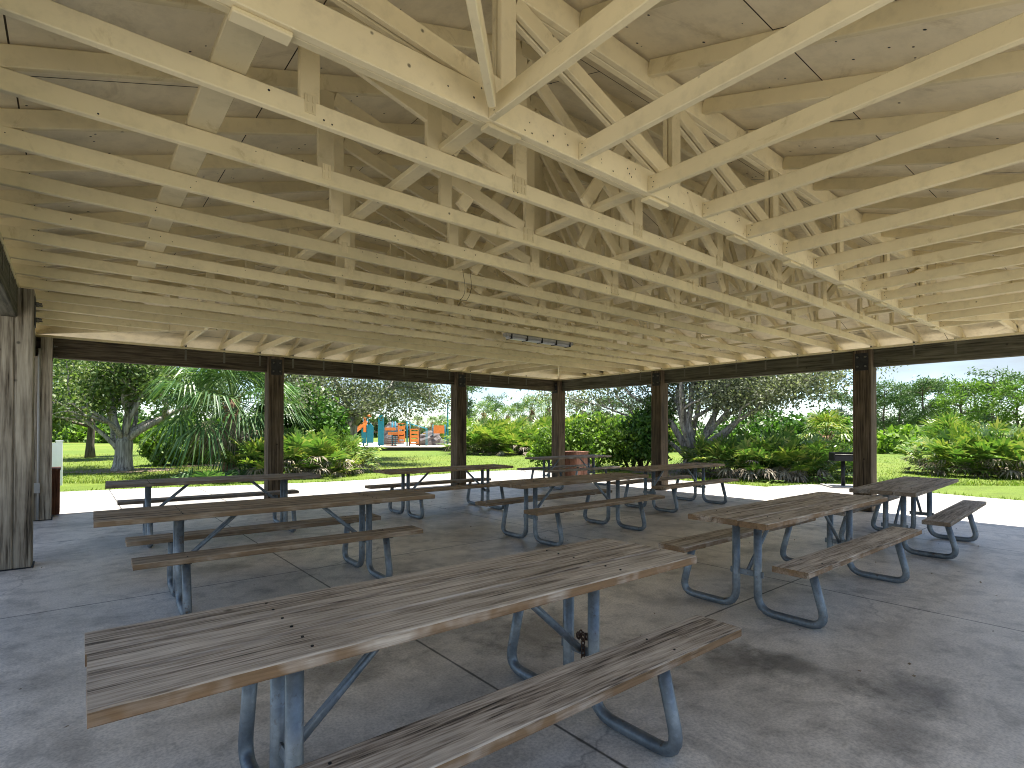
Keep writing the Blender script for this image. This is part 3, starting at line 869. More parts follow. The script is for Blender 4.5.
def rock(name, label, loc, s, seed):
    rn = random.Random(seed); mb = MB(); n, m = 12, 7
    vs = [];
    for i in range(m + 1):
        ph = math.pi / 2 * i / m
        for j in range(n):
            a = 2 * math.pi * j / n; q = 1 + rn.uniform(-.16, .16)
            vs.append((s[0] * math.cos(a) * math.cos(ph) * q, s[1] * math.sin(a) * math.cos(ph) * q, s[2] * math.sin(ph) ** .8 * (1 + rn.uniform(-.06, .06)) - .05))
    mb.add(vs, [(i * n + j, i * n + (j + 1) % n, (i + 1) * n + (j + 1) % n, (i + 1) * n + j) for i in range(m) for j in range(n)])
    o = mb.build(name, M['rock']); o.location = loc; return tag(o, label, 'climbing rock')
rock('climbing_rock', 'low grey climbing rock right of the play structure', (*pg(430, 50), 0), (1.4, .9, 1.35), 4)
rock('climbing_rock', 'tall dark climbing rock behind the orange panels', (*pg(392, 52), 0), (1.2, .8, 2.2), 5)
p2 = thing('climbing_board', 'free standing orange and yellow play panel right of the rock', 'play panel', (*pg(439, 49.5), 0), yaw)
for x in (-.55, .55):
    mb = MB(); mb.tube([(x, 0, -.05), (x, 0, 1.9)], .05, 8); mb.build('upright', M['teal'], p2)
mb = MB(); mb.box((0, 0, 1.45), (1.0, .08, .75)); mb.build('board', M['orange'], p2)
mb = MB(); mb.box((-1.2, -.1, .75), (.5, .08, .7)); mb.tube([(-1.2, -.1, -.05), (-1.2, -.1, .5)], .05, 8); mb.build('sign_board', M['yellow'], p2)
lp = thing('lamp_post', 'tall teal lamp post by the right end of the playground', 'lamp post', (*gp(447.5, 45), 0))
mb = MB(); mb.tube([(0, 0, -.05), (0, 0, .3), (.02, 0, 3.6)], [.12, .08, .06], 10); mb.build('pole', M['teal_pole'], lp)
mb = MB(); mb.lathe([(.02, 3.55), (.14, 3.6), (.17, 3.8), (.1, 3.95), (.001, 4.0)], (.02, 0, 0), 12); mb.build('lamp_head', M['teal_pole'], lp)
gd = thing('play_dome', 'teal climbing dome frame half hidden behind a pavilion post', 'climbing frame', (*gp(466, 50), 0))
mb = MB()
for i in range(6):
    a = math.pi * i / 6
    mb.tube([(1.0 * math.cos(t) * math.cos(a), 1.0 * math.cos(t) * math.sin(a), 1.5 * math.sin(t) - .03) for t in [math.pi * j / 10 for j in range(11)]], .035, 6)
for z in (.5, 1.0): mb.tube([(math.sqrt(max(0, 1 - (z / 1.5) ** 2)) * math.cos(2 * math.pi * j / 16), math.sqrt(max(0, 1 - (z / 1.5) ** 2)) * math.sin(2 * math.pi * j / 16), z) for j in range(17)], .03, 6)
mb.build('frame', M['teal'], gd)

# ------------------------------------------------------------------ vegetation
def leaf_quads(cent, rng, size, elong=1.8, flat=.0):
    """kite shaped leaves, random attitude, at the given centres"""
    n = len(cent)
    d = rng.normal(size=(n, 3)); d[:, 2] *= (1 - flat); d /= np.linalg.norm(d, axis=1)[:, None]
    e = rng.normal(size=(n, 3)); e -= d * (e * d).sum(1)[:, None]; e /= np.linalg.norm(e, axis=1)[:, None]
    s = size * rng.uniform(.6, 1.35, n)[:, None]
    L = d * s * elong / 2; W = e * s / 2
    return np.stack([cent - L, cent + W - L * .1, cent + L, cent - W - L * .1], 1)

def grow(rng, p, d, L, r, lev, tubes, tips, spread=.75, upb=.1, minr=.012, nseg=5, wob=.22):
    pts = [p.copy()]; rs = [r]
    for i in range(nseg):
        d = (d + V((rng.gauss(0, wob), rng.gauss(0, wob), rng.gauss(0, wob * .7) + upb * .3))).normalized()
        p = p + d * (L / nseg)
        pts.append(p.copy()); rs.append(max(minr, r * (1 - .55 * (i + 1) / nseg)))
    tubes.append((pts, rs, 8 if lev > 1 else 5))
    if lev <= 1:
        for q in pts[2:]: tips.append(q)
    if lev > 0:
        nb = 3 if lev > 1 else 4
        for b in range(nb):
            i = rng.randint(max(1, nseg - 3), nseg) if b else nseg
            ax_ = V((rng.gauss(0, 1), rng.gauss(0, 1), rng.gauss(0, .6)))
            nd = (d + ax_.normalized() * spread).normalized()
            nd.z += upb; nd.normalize()
            grow(rng, pts[i], nd, L * rng.uniform(.5, .75), rs[i] * .75, lev - 1, tubes, tips, spread, upb, minr, nseg, wob)

def limb_tree(name, label, cat, loc, trunk, limbs, leafmat, barkmat, leaf=.1, per=60, clump=.45, lev=2, seed=1, group=None, spread=.75, upb=.1, keep=1.0, flat=0, zmin=.25):
    """trunk: list of (point, radius); limbs: (start index on trunk or point, azimuth, elevation, length, radius)"""
    rng = random.Random(seed); nr = np.random.default_rng(seed)
    t = thing(name, label, cat, (*loc, 0), 0, group)
    tubes, tips = [], []
    P = [V(p) for p, _ in trunk]; Rr = [r for _, r in trunk]
    tubes.append((P, Rr, 14))
    for st, az, el, L, r in limbs:
        p = P[st] if isinstance(st, int) else V(st)
        d = V((math.cos(R(az)) * math.cos(R(el)), math.sin(R(az)) * math.cos(R(el)), math.sin(R(el))))
        grow(rng, p.copy(), d, L, r, lev, tubes, tips, spread, upb)
    mb = MB()
    for q_, (pts, rs, n) in enumerate(tubes):
        if n == 5 and sum(p.z for p in pts) / len(pts) < zmin - .1: continue
        mb.tube(pts, rs, n)
    mb.build('trunk', barkmat, t)
    tp = np.array([tuple(q) for q in tips if rng.random() < keep])
    dens = nr.uniform(.35, 1.6, len(tp))
    cnt = (per * dens).astype(int)
    cen = np.repeat(tp, cnt, 0) + nr.normal(size=(cnt.sum(), 3)) * clump * np.array([1, 1, .62])
    cen = cen[cen[:, 2] > zmin + nr.normal(size=len(cen)) * .22]
    quads('crown', leaf_quads(cen, nr, leaf, 1.9, flat), leafmat, t)
    return t

def frond(out, rng, o, d, pet, rad, n=18, spread=115, droop=.35, w=.045, petout=None, fold=.0):
    """fan frond: petiole of length pet along d, then n strap leaflets; appends triangles to out"""
    o = V(o); d = V(d).normalized()
    side = d.cross(V((0, 0, 1)))
    side = side.normalized() if side.length > .05 else V((1, 0, 0))
    nr_ = side.cross(d)
    b = o + d * pet + V((0, 0, -.06 * pet * pet))
    if petout is not None: petout.append([o, (o + b) / 2 + V((0, 0, .04 * pet)), b])
    for i in range(n):
        a = R(spread) * (2 * (i + .5) / n - 1) + rng.gauss(0, .03)
        l = rad * (1 - .25 * abs(a) / R(spread)) * rng.uniform(.85, 1.08)
        dl = d * math.cos(a) + side * math.sin(a) + nr_ * (fold + rng.gauss(0, .06))
        dl.normalize()
        pw = dl.cross(nr_).normalized() * (w / 2)
        mid = b + dl * l * .55 + V((0, 0, -droop * l * .12))
        tip = b + dl * l * .95 + V((0, 0, -droop * l * rng.uniform(.45, .75)))
        out.append((b, mid + pw, mid - pw)); out.append((mid + pw, tip, mid - pw))

def tris(name, tr, mat, parent):
    return quads(name, np.array([[tuple(p) for p in t] for t in tr]), mat, parent, 3)

def palmetto_mesh(name_seed, nf, rx, h, mat, dead=4, parent=None, n=14, rad=.5):
    rng = random.Random(name_seed); g, dd, pe = [], [], []
    for i in range(nf):
        a = rng.uniform(0, 2 * math.pi); q = math.sqrt(rng.random()) * rx
        base = V((q * math.cos(a), q * math.sin(a), rng.uniform(0, h * .5)))
        el = R(rng.uniform(15, 85)) if q < rx * .7 else R(rng.uniform(5, 60))
        az = a + rng.gauss(0, .7)
        d = V((math.cos(az) * math.cos(el), math.sin(az) * math.cos(el), math.sin(el)))
        frond(g, rng, base, d, rng.uniform(.35, .75) * h * .75, rng.uniform(.75, 1.15) * rad, n, 105, rng.uniform(.1, .5), .085, pe, .08)
    for i in range(dead):
        a = rng.uniform(0, 2 * math.pi); q = rx * rng.uniform(.6, 1)
        d = V((math.cos(a), math.sin(a), rng.uniform(-.5, .1)))
        frond(dd, rng, (q * math.cos(a), q * math.sin(a), h * rng.uniform(.15, .5)), d, .3, .48, 10, 80, .8, .05)
    return g, dd, pe

def palmetto(label, loc, seed, nf=40, rx=.9, h=1.2, mat='frond', dead=6, group='saw palmettos round the lawn', rad=.58, n=11, dens=1.9):
    nf = int(nf * dens * .85); dead = int(dead * 2.2)
    t = thing('saw_palmetto', label, 'palmetto', (*loc, -.03), 0, group)
    g, dd, pe = palmetto_mesh(seed, nf, rx, h, mat, dead, rad=rad, n=n)
    tris('fronds', g, M[mat], t)
    mb = MB()
    for p in pe: mb.tube(p, .009, 4, cap=False)
    tall = nf > 20
    mb.build('stalks', M['frond_dead'] if mat == 'x' else M[mat], t)
    if dd: tris('dead_fronds', dd, M['frond_dead'], t)
    return t

def cabbage_palm(label, loc, seed, th, tr, nf=26, pet=1.0, rad=1.1, n=26, dead=10, mat='frond_palm', group='cabbage palms', lean=(0, 0), droop=.7, elmin=-35):
    rng = random.Random(seed)
    t = thing('cabbage_palm', label, 'palm', (*loc, -.03), 0, group)
    mb = MB(); top = V((lean[0], lean[1], th))
    N = 8
    mb.tube([V((lean[0] * (i / N) ** 1.5, lean[1] * (i / N) ** 1.5, th * i / N)) for i in range(N + 1)], [tr * (1.25 - .25 * min(1, i / 2)) for i in range(N + 1)], 12)
    for i in range(int(th / .12)):                      # leaf boots
        z = .25 + i * .12
        if z > th: break
        for q in range(3):
            a = i * 1.3 + q * 2.1 + rng.uniform(-.2, .2)
            b = V((lean[0] * (z / th) ** 1.5 + tr * .9 * math.cos(a), lean[1] * (z / th) ** 1.5 + tr * .9 * math.sin(a), z))
            mb.tube([b, b + V((math.cos(a) * .09, math.sin(a) * .09, .2))], .035, 5, r2=.02)
    mb.build('trunk', M['boots'], t)
    g, pe, dd = [], [], []
    for i in range(nf):
        az = i * 2.399 + rng.uniform(-.3, .3)
        el = R(elmin + (85 - elmin) * (i / nf) ** .9 + rng.uniform(-8, 8))
        d = V((math.cos(az) * math.cos(el), math.sin(az) * math.cos(el), math.sin(el)))
        frond(g, rng, top + V((0, 0, .02 * i / nf)), d, pet * rng.uniform(.8, 1.15), rad * rng.uniform(.85, 1.15), n, 120, droop * rng.uniform(.7, 1.3), .05, pe, -.05)
    for i in range(dead):
        az = rng.uniform(0, 6.28); d = V((math.cos(az), math.sin(az), rng.uniform(-1.6, -.5)))
        frond(dd, rng, top - V((0, 0, .1)), d, pet * .7, rad * .8, 16, 70, .9, .035)
    tris('fronds', g, M[mat], t)
    mb = MB()
    for p in pe: mb.tube(p, .014, 5, cap=False)
    mb.build('stalks', M[mat], t)
    if dd: tris('dead_fronds', dd, M['frond_dead'], t)
    return t

def bush(name, label, loc, blobs, leafmat, leaf=.09, n=9000, seed=1, cat='bush', group=None, elong=2.0):
    """blobs: (x,y,z,rx,ry,rz); leaves thicken toward the outside, with stems inside"""
    nr = np.random.default_rng(seed); rng = random.Random(seed)
    t = thing(name, label, cat, (*loc, -.03), 0, group)
    tot = sum(b[3] * b[4] for b in blobs)
    pts = []
    mb = MB()
    for b in blobs:
        k_ = int(n * b[3] * b[4] / tot)
        # sprigs pointing out of the mass, each a small spray of leaves
        ns = max(20, k_ // 22)
        dr = nr.normal(size=(ns, 3)); dr[:, 2] = np.abs(dr[:, 2]) * 1.1 - .5; dr /= np.linalg.norm(dr, axis=1)[:, None]
        rad = nr.uniform(.55, 1.10, ns) ** .7
        c_ = np.array(b[:3]) + dr * np.array(b[3:]) * rad[:, None]
        q = np.repeat(c_, 22, 0) + nr.normal(size=(ns * 22, 3)) * .11 * min(1.6, max(b[3:]))
        pts.append(q)
        for i in range(5):
            a = rng.uniform(0, 6.28)
            mb.tube([(b[0] + .1 * math.cos(a), b[1] + .1 * math.sin(a), 0), (b[0] + b[3] * .4 * math.cos(a), b[1] + b[4] * .4 * math.sin(a), b[2]), (b[0] + b[3] * .8 * math.cos(a), b[1] + b[4] * .8 * math.sin(a), b[2] + b[5] * .5)], [.05, .03, .012], 5)
    cen = np.concatenate(pts); cen = cen[cen[:, 2] > .03]
    mb.build('stems', M['bark_dark'], t)
    quads('foliage', leaf_quads(cen, nr, leaf, elong), leafmat, t)
    return t

# --- left: live oak in its ring of leaf litter
def litter(name, loc, r, seed, z=-.02):
    rn = random.Random(seed); n = 40; mb = MB()
    mb.add([(loc[0] + r * (1 + rn.uniform(-.2, .2)) * math.cos(2 * math.pi * i / n), loc[1] + r * .8 * (1 + rn.uniform(-.2, .2)) * math.sin(2 * math.pi * i / n), z) for i in range(n)], [tuple(range(n))])
    return tag(mb.build(name, M['mulch']), kind='structure')
OK1 = (1.39, 22.6)
litter('leaf_litter', OK1, 1.5, 5)
limb_tree('oak_tree', 'spreading live oak with a forked grey trunk on the left lawn', 'tree', OK1,
          [((0, 0, -.1), .40), ((0, 0, .12), .30), ((.02, 0, .5), .25), ((.03, 0, .95), .26), ((.04, .0, 1.15), .18)],
          [(2, 140, 36, 2.59, .11), (3, 150, 60, 2.16, .12), (3, 100, 75, 2.16, .11), (3, 40, 68, 2.16, .11), (3, -35, 44, 2.45, .13), (3, -60, 58, 2.16, .10), (3, -110, 55, 2.16, .10), (2, 165, 42, 2.16, .09), (3, 0, 60, 2.02, .09), (3, 130, 48, 2.30, .10), (3, -20, 66, 2.16, .09)],
          M['leaf_oak'], M['bark'], leaf=.065, per=44, clump=.34, lev=2, seed=8, upb=.10, spread=.8, zmin=1.85)
limb_tree('oak_tree', 'farther slender tree left of the live oak with low dark crown', 'tree', (.77, 34.1),
          [((0, 0, -.1), .24), ((0, 0, .6), .17), ((.05, 0, 1.5), .15), ((.08, 0, 2.3), .12)],
          [(2, 180, 25, 2.6, .08), (3, 60, 50, 2.4, .08), (3, 150, 40, 2.6, .08), (3, -30, 40, 2.4, .08), (3, 260, 40, 2.4, .08), (3, 200, 0, 1.8, .06)],
          M['leaf_oak'], M['bark_dark'], leaf=.11, per=40, clump=.45, lev=2, seed=12, upb=.02)
bush('shrub', 'rounded light green shrub between the live oak and the palm', (3.3, 25.2), [(0, 0, .55, 1.0, 1.0, .8), (.65, .1, .4, .8, .8, .55), (-.55, -.2, .8, .6, .6, .7)], M['leaf_bright'], .085, 9000, 3, 'shrub')
litter('leaf_litter', (4.6, 24.6), 1.6, 6)

# --- cabbage palm with long drooping fronds, palmettos at its feet
cabbage_palm('big cabbage palm with long drooping fronds left of the second post', (3.85, 18.6), 21, 2.35, .2, nf=48, pet=1.4, rad=1.4, n=36, dead=14, droop=1.0, elmin=-50, lean=(.1, .1))
lowp = palmetto('low palmetto fronds trailing over the lawn edge under the cabbage palm', (3.0, 16.6), 31, 16, .9, .4, 'frond_palm', 0, rad=.5); lowp.scale = (1, 1, .5)
PM = [('bright palmetto just left of the second post, under the palm', 4.75, 17.2, 34, .9, 1.25, 'frond_y', 10),
      ('palmetto with pale dead skirts just right of the second post', 5.75, 16.9, 44, 1.0, 1.35, 'frond', 12),
      ('yellowing palmetto in the middle of the left clump', 6.3, 17.2, 38, .85, 1.2, 'frond_y', 9),
      ('dark green palmetto at the right end of the left clump', 6.95, 17.8, 36, .9, 1.15, 'frond', 8),
      ('palmetto behind the second post among taller bushes', 5.2, 18.4, 34, .9, 1.5, 'frond', 4)]
for i, (lab, x, y, nf, rx, h, mt, dd_) in enumerate(PM): palmetto(lab, (x, y), 40 + i, nf, rx, h, mt, dd_)
bush('bush', 'tall dark glossy bush behind the palmettos right of the second post', (6.8, 19.8), [(0, 0, 1.6, 1.2, 1.2, 1.35), (.45, .2, 1.2, .8, .8, 1.1), (-.9, .2, 1.9, .9, .9, 1.1)], M['leaf_dark'], .10, 9000, 7)
bush('bush', 'lower green bush at the playground end of the left clump', (7.15, 19.3), [(0, 0, .8, .8, .8, .85), (.35, -.4, .5, .6, .6, .6)], M['leaf_bright'], .09, 5200, 8)

# --- grey olive oak in front of the playground
limb_tree('oak_tree', 'olive grey oak whose low crown hangs before the playground', 'tree', (9.8, 23.6),
          [((0, 0, -.1), .4), ((0, 0, .6), .3), ((.1, 0, 1.5), .28), ((.1, .1, 2.0), .2)],
          [(2, 180, 35, 3.4, .14), (2, -40, 22, 3.8, .15), (3, -60, 35, 3.4, .13), (3, 90, 50, 3.0, .13), (3, 20, 45, 3.2, .13), (3, 220, 30, 3.4, .13), (3, -110, 28, 3.0, .12), (3, 140, 60, 3.0, .12)],
          M['leaf_olive'], M['bark'], leaf=.062, per=115, clump=.48, lev=2, seed=17, upb=.03, spread=.85, zmin=1.75)

# --- right: multi trunk oak
BT = (16.7, 10.4)
litter('leaf_litter', (16.4, 10.2), 2.2, 8)
limb_tree('oak_tree', 'wide multi trunk oak with pale grey limbs right of the corner post', 'tree', BT,
          [((0, 0, -.1), .46), ((0, 0, .2), .36), ((0, 0, .45), .30), ((0, 0, .7), .14)],
          [(1, 128, 48, 3.6, .15), (2, 118, 66, 3.4, .14), (2, 90, 74, 3.2, .12), (2, -20, 74, 3.2, .145), (2, -45, 64, 3.4, .14), (2, -52, 50, 3.3, .12), (1, 145, 34, 4.2, .09), (2, -130, 58, 3.2, .115), (2, 40, 62, 3.0, .11), (2, -66, 42, 3.0, .08), (2, 170, 55, 3.2, .095), (2, -75, 54, 3.2, .10)],
          M['leaf_olive'], M['bark'], leaf=.055, per=140, clump=.46, lev=2, seed=23, upb=.06, spread=.8, zmin=1.85)
bush('bush', 'bright leafy mound between the corner post and the multi trunk oak', (14.7, 13.2), [(0, 0, .8, 1.3, 1.3, .9), (-.6, 1.0, .7, 1.1, 1.1, .9), (1.0, -.9, .7, .9, .9, .8)], M['leaf_bright'], .08, 11000, 9)
bush('bush', 'dark vine covered mound at the left foot of the multi trunk oak', (16.0, 12.0), [(0, 0, .9, .9, .9, 1.0), (.4, -.3, 1.8, .5, .5, .9)], M['leaf_dark'], .08, 6500, 10)
PR = [('palmetto nearest the trunks of the multi trunk oak', *gp(722, 17.0), 38, .95, 1.1, 'frond_y', 10),
      ('palmetto in the middle right of the multi trunk oak', *gp(752, 16.3), 42, 1.0, 1.2, 'frond', 12),
      ('yellow green palmetto left of the grill', *gp(782, 16.1), 40, .95, 1.25, 'frond_y', 10),
      ('palmetto directly behind the grill', *gp(812, 15.9), 40, 1.0, 1.15, 'frond', 12),
      ('taller palmetto at the back behind the oak limbs', *gp(785, 17.9), 34, 1.0, 1.5, 'frond', 4)]
for i, (lab, x, y, nf, rx, h, mt, dd_) in enumerate(PR): palmetto(lab, (x, y), 60 + i, nf, rx, h, mt, dd_)
cabbage_palm('young cabbage palm behind the grill', (20.6, 7.6), 71, 1.25, .16, nf=22, pet=.6, rad=.75, n=20, dead=8, mat='frond_y')
bush('bush', 'green bush behind the palmettos under the oak crown', (21.5, 10.2), [(0, 0, 1.0, 1.6, 1.6, 1.1), (1.6, -1.6, 1.1, 1.2, 1.2, 1.0)], M['leaf_dark'], .11, 6000, 14)

# --- far right clump by the walk
PF = [('palmetto with grey dead fronds at the left of the right hand clump', *gp(957, 17.6), 42, .95, 1.2, 'frond', 16),
      ('yellow green palmetto in the middle of the right hand clump', *gp(983, 17.2), 44, 1.0, 1.45, 'frond_y', 8),
      ('dense green palmetto at the right of the right hand clump', *gp(1012, 16.6), 44, 1.0, 1.4, 'frond', 10),
      ('bright palmetto at the right edge of view by the walk', *gp(1046, 16.4), 40, 1.0, 1.4, 'frond_y', 8),
      ('palmetto at the back of the right hand clump', *gp(992, 19.2), 40, 1.1, 1.7, 'frond_y', 6),
      ('palmetto behind the right edge of the right hand clump', *gp(1030, 19.0), 40, 1.1, 1.6, 'frond', 6)]
for i, (lab, x, y, nf, rx, h, mt, dd_) in enumerate(PF): palmetto(lab, (x, y), 80 + i, nf, rx, h, mt, dd_)
cabbage_palm('short spiky cabbage palm rising from the right hand clump', gp(948, 20.0), 91, .9, .15, nf=24, pet=.75, rad=.8, n=20, dead=8, mat='frond', elmin=5, droop=.4)

# --- far palmetto thicket and palms beyond the lawn, seen between the posts
rn = random.Random(5)
base_p = None
FARP = []
for i, pxx in enumerate(range(484, 568, 10)):
    FARP.append((pxx, 32 + rn.uniform(-1, 1), 1.0 + rn.uniform(0, .25)))
for i, pxx in enumerate(range(486, 660, 15)):
    FARP.append((pxx, 37 + rn.uniform(-1, 1), 1.35 + rn.uniform(0, .3)))
pos_words = ['first', 'second', 'third', 'fourth', 'fifth', 'sixth', 'seventh', 'eighth', 'ninth', 'tenth', 'eleventh', 'twelfth', 'thirteenth']
protos = {}
fi = bi = 0
for pxx, dd_, s in FARP:
    front = dd_ < 34.5
    if front: lab = '%s palmetto from the left in the front row beyond the lawn' % pos_words[fi]; fi += 1
    else: lab = '%s palmetto from the left in the taller row behind' % pos_words[bi]; bi += 1
    key = ('frond_y', 'frond')[(fi + bi) % 2]
    if key not in protos:
        protos[key] = o = palmetto(lab, gp(pxx, dd_), 120 + len(protos), 46, 1.15, 1.35, key, 8, 'palmetto thicket beyond the lawn', .55, 10)
    else:
        o = copy_tree(protos[key]); o.location = (*gp(pxx, dd_), -.03); o['label'] = lab
    o.rotation_euler.z = rn.uniform(0, 6.28); o.scale = (s * 1.1, s * 1.1, s)
FP = [('leftmost cabbage palm beyond the thicket', 484, 47, 2.9), ('cabbage palm with shaggy skirt left of the far corner post', 508, 46, 2.6),
      ('cabbage palm close left of the far corner post', 532, 46, 3.2), ('cabbage palm hard against the far corner post', 548, 49, 3.4),
      ('small cabbage palm seen over the playground', 432, 62, 2.2), ('cabbage palm over the right end of the playground', 418, 64, 2.3), ('cabbage palm behind the playground lamp post', 443, 66, 2.4)]
pp = None
for i, (lab, pxx, dd_, th) in enumerate(FP):
    if pp is None:
        pp = o = cabbage_palm(lab, gp(pxx, dd_), 101, 2.9, .2, nf=30, pet=.8, rad=.95, n=14, dead=12, mat='frond', group='far cabbage palms')
    else:
        o = copy_tree(pp); o.location = (*gp(pxx, dd_), -.03); o['label'] = lab
    o.rotation_euler.z = i * 1.7; q = th / 2.9; o.scale = (q, q, q)
bush('shrub', 'dark pointed shrub in front of the far cabbage palms', gp(522, 41), [(0, 0, .8, .55, .55, 1.0), (0, 0, 1.6, .35, .35, .8)], M['leaf_dark'], .12, 2600, 33, 'shrub')
bush('bush', 'broad green bush right of the far corner post behind the thicket', gp(590, 43), [(0, 0, 1.3, 2.2, 2.2, 1.5), (2.4, -1.5, 1.2, 1.8, 1.8, 1.3)], M['leaf_bright'], .16, 5000, 34)
bush('bush', 'green bush right of the thicket behind the oak limbs', gp(636, 40), [(0, 0, 1.2, 1.8, 1.8, 1.4), (1.5, -1.8, 1.0, 1.6, 1.6, 1.2)], M['leaf_bright'], .15, 4500, 35)
bush('bush', 'pale green bush over the playground end, far off', gp(462, 58), [(0, 0, 1.2, 2.4, 2.4, 1.5)], M['leaf_bright'], .2, 2600, 36)

# --- far hedge on the right and green thickets far off
def thicket(name, pts, h, mat, leaf, n, seed):
    """far-off thicket that reads as one mass"""
    nr = np.random.default_rng(seed); cen = []
    for (x0, y0), (x1, y1) in zip(pts[:-1], pts[1:]):
        k_ = max(2, int(math.hypot(x1 - x0, y1 - y0) / 1.6))
        for i in range(k_):
            f = (i + nr.uniform(-.3, .3)) / k_; hh = h * nr.uniform(.65, 1.15)
            bx, by = x0 + (x1 - x0) * f + nr.normal() * .6, y0 + (y1 - y0) * f + nr.normal() * .9
            d = nr.normal(size=(n, 3)); d[:, 2] = np.abs(d[:, 2]); d /= np.linalg.norm(d, axis=1)[:, None]
            d *= nr.uniform(.75, 1.08, (n, 1))
            cen.append(np.array([bx, by, 0]) + d * np.array([1.7, 1.7, hh]))
    cen = np.concatenate(cen)
    o = quads(name, leaf_quads(cen, nr, leaf, 2.2), mat)
    return tag(o, kind='stuff')
thicket('far_hedge', [gp(700, 40), gp(800, 38), gp(870, 35), gp(925, 34), gp(1010, 33), gp(1120, 32)], 1.55, M['leaf_bright'], .2, 420, 51)
thicket('far_thicket', [gp(-40, 62), gp(60, 58), gp(120, 56), gp(190, 56), gp(270, 60), gp(340, 66)], 2.3, M['leaf_bright'], .3, 420, 52)
thicket('far_woods', [gp(400, 95), gp(480, 92), gp(560, 90), gp(640, 88), gp(720, 86), gp(800, 84), gp(900, 80), gp(1000, 76), gp(1120, 74)], 2.7, M['leaf_pine'], .4, 300, 53)
thicket('far_woods', [gp(-60, 110), gp(60, 105), gp(160, 100), gp(270, 98), gp(400, 98)], 5.0, M['leaf_pine'], .45, 300, 54)

# --- pines beyond the hedge
def pine(label, loc, seed, h, mat, per=26, group='pines beyond the far hedge', thin=1.0):
    rng = random.Random(seed); nr = np.random.default_rng(seed)
    t = thing('pine_tree', label, 'pine', (*loc, 0), 0, group)
    mb = MB(); ln = V((rng.uniform(-.3, .3), rng.uniform(-.3, .3), 0))
    P = [ln * (i / 6) + V((rng.gauss(0, .06), rng.gauss(0, .06), h * i / 6 - .1)) for i in range(7)]
    mb.tube(P, [.17 - .022 * i for i in range(7)], 7)
    tips = []
    for i in range(24):
        f = rng.uniform(.30, 1.0); z = h * f
        az = i * 2.4 + rng.uniform(-.4, .4); L = (1.15 - .75 * abs(f - .68) / .32 * .6) * h * .24 * rng.uniform(.5, 1.25) * thin
        b = ln * f + V((0, 0, z)); e = b + V((math.cos(az) * L, math.sin(az) * L, L * rng.uniform(.1, .5)))
        mb.tube([b, (b + e) / 2 + V((0, 0, .08)), e], [.045, .03, .015], 5)
        tips += [e, (b + e) / 2 * .4 + e * .6, e + V((rng.gauss(0, .3), rng.gauss(0, .3), .15))]
    mb.build('trunk', M['bark_dark'], t)
    tp = np.array([tuple(q) for q in tips])
    cnt = (per * nr.uniform(.4, 1.5, len(tp))).astype(int)
    cen = np.repeat(tp, cnt, 0) + nr.normal(size=(cnt.sum(), 3)) * np.array([.34, .34, .24])
    quads('crown', leaf_quads(cen, nr, .10, 3.4), mat, t)
    return t
pa_ = pine('thin bluish pine close right of the grill side post', gp(884, 58), 201, 6.2, M['leaf_pine'], 40, thin=.9)
pb_ = pine('broad bright green pine over the right hand palmetto clump', gp(962, 50), 202, 5.6, M['leaf_pine_b'], 46, thin=1.25)
pc_ = pine('middle pine with a gap in its crown, between the thin and the bright one', gp(925, 56), 203, 6.4, M['leaf_pine'], 46)
PN = [('second thin pine right of the grill side post', 900, 62, 'a', 1.0), ('third thin pine right of the grill side post', 912, 66, 'c', .95),
      ('pine with a leaning top above the short spiky palm', 940, 60, 'c', 1.02), ('tall pine above the right hand clump, right of the bright one', 993, 60, 'a', 1.2),
      ('bright pine cut by the right edge of the view', 1018, 48, 'b', .98), ('pine behind the right edge of the view', 1040, 60, 'a', 1.15),
      ('pine behind the bright green one', 977, 64, 'c', 1.05), ('thin pine half behind the grill side post', 868, 64, 'a', 1.0), ('pine seen past the oak crown, left of the grill side post', 842, 66, 'c', .9),
      ('pine over the thicket just right of the far corner post', 578, 76, 'c', .85), ('dark pine over the thicket left of the oak limbs', 596, 70, 'a', .75), ('narrow pine over the thicket, in front of the oak limbs', 612, 66, 'c', .8), ('pine between the oak limbs and the bush', 632, 74, 'a', .9),
      ('pine rising behind the far cabbage palms', 466, 62, 'c', 1.1), ('far pine left of the far corner post', 497, 72, 'a', .9), ('low pine between the shaggy palm and the corner post', 519, 80, 'c', .8)]
for i, (lab, pxx, dd_, k_, s) in enumerate(PN):
    o = copy_tree({'a': pa_, 'b': pb_, 'c': pc_}[k_]); o.location = (*gp(pxx, dd_), 0); o['label'] = lab
    o.rotation_euler.z = i * 2.1; o.scale = (s, s, s)

# --- grass tufts along the walk edge and across the near lawn
nr = np.random.default_rng(77)
bl = []
for (a, b), (c_, d_) in zip(fine[:-1], fine[1:]):
    if a < -6 or b < -3: continue
    for i in range(26):
        f = nr.random(); w = abs(nr.normal()) * .22
        nx, ny = (d_ - b), -(c_ - a); L_ = math.hypot(nx, ny) or 1
        bl.append((a + (c_ - a) * f + nx / L_ * (w - .05), b + (d_ - b) * f + ny / L_ * (w - .05)))
for i in range(26000):
    pxx = nr.uniform(40, 1030); q = nr.uniform(0, 1); x, y = gp(pxx, 14 + 16 * q * q)
    if (y > 15.4 or (x > 15.4) or (y > 14.9 and x > 8) or (x > 13.6 and y > 7)): bl.append((x, y))
bl = np.array(bl); n = len(bl)
h = nr.uniform(.03, .10, n); an = nr.uniform(0, 6.28, n); le = nr.normal(size=(n, 2)) * .03
b0 = np.stack([bl[:, 0], bl[:, 1], np.full(n, -.035)], 1)
wv = np.stack([np.cos(an), np.sin(an), np.zeros(n)], 1) * .012
tp = b0 + np.stack([le[:, 0], le[:, 1], h], 1)
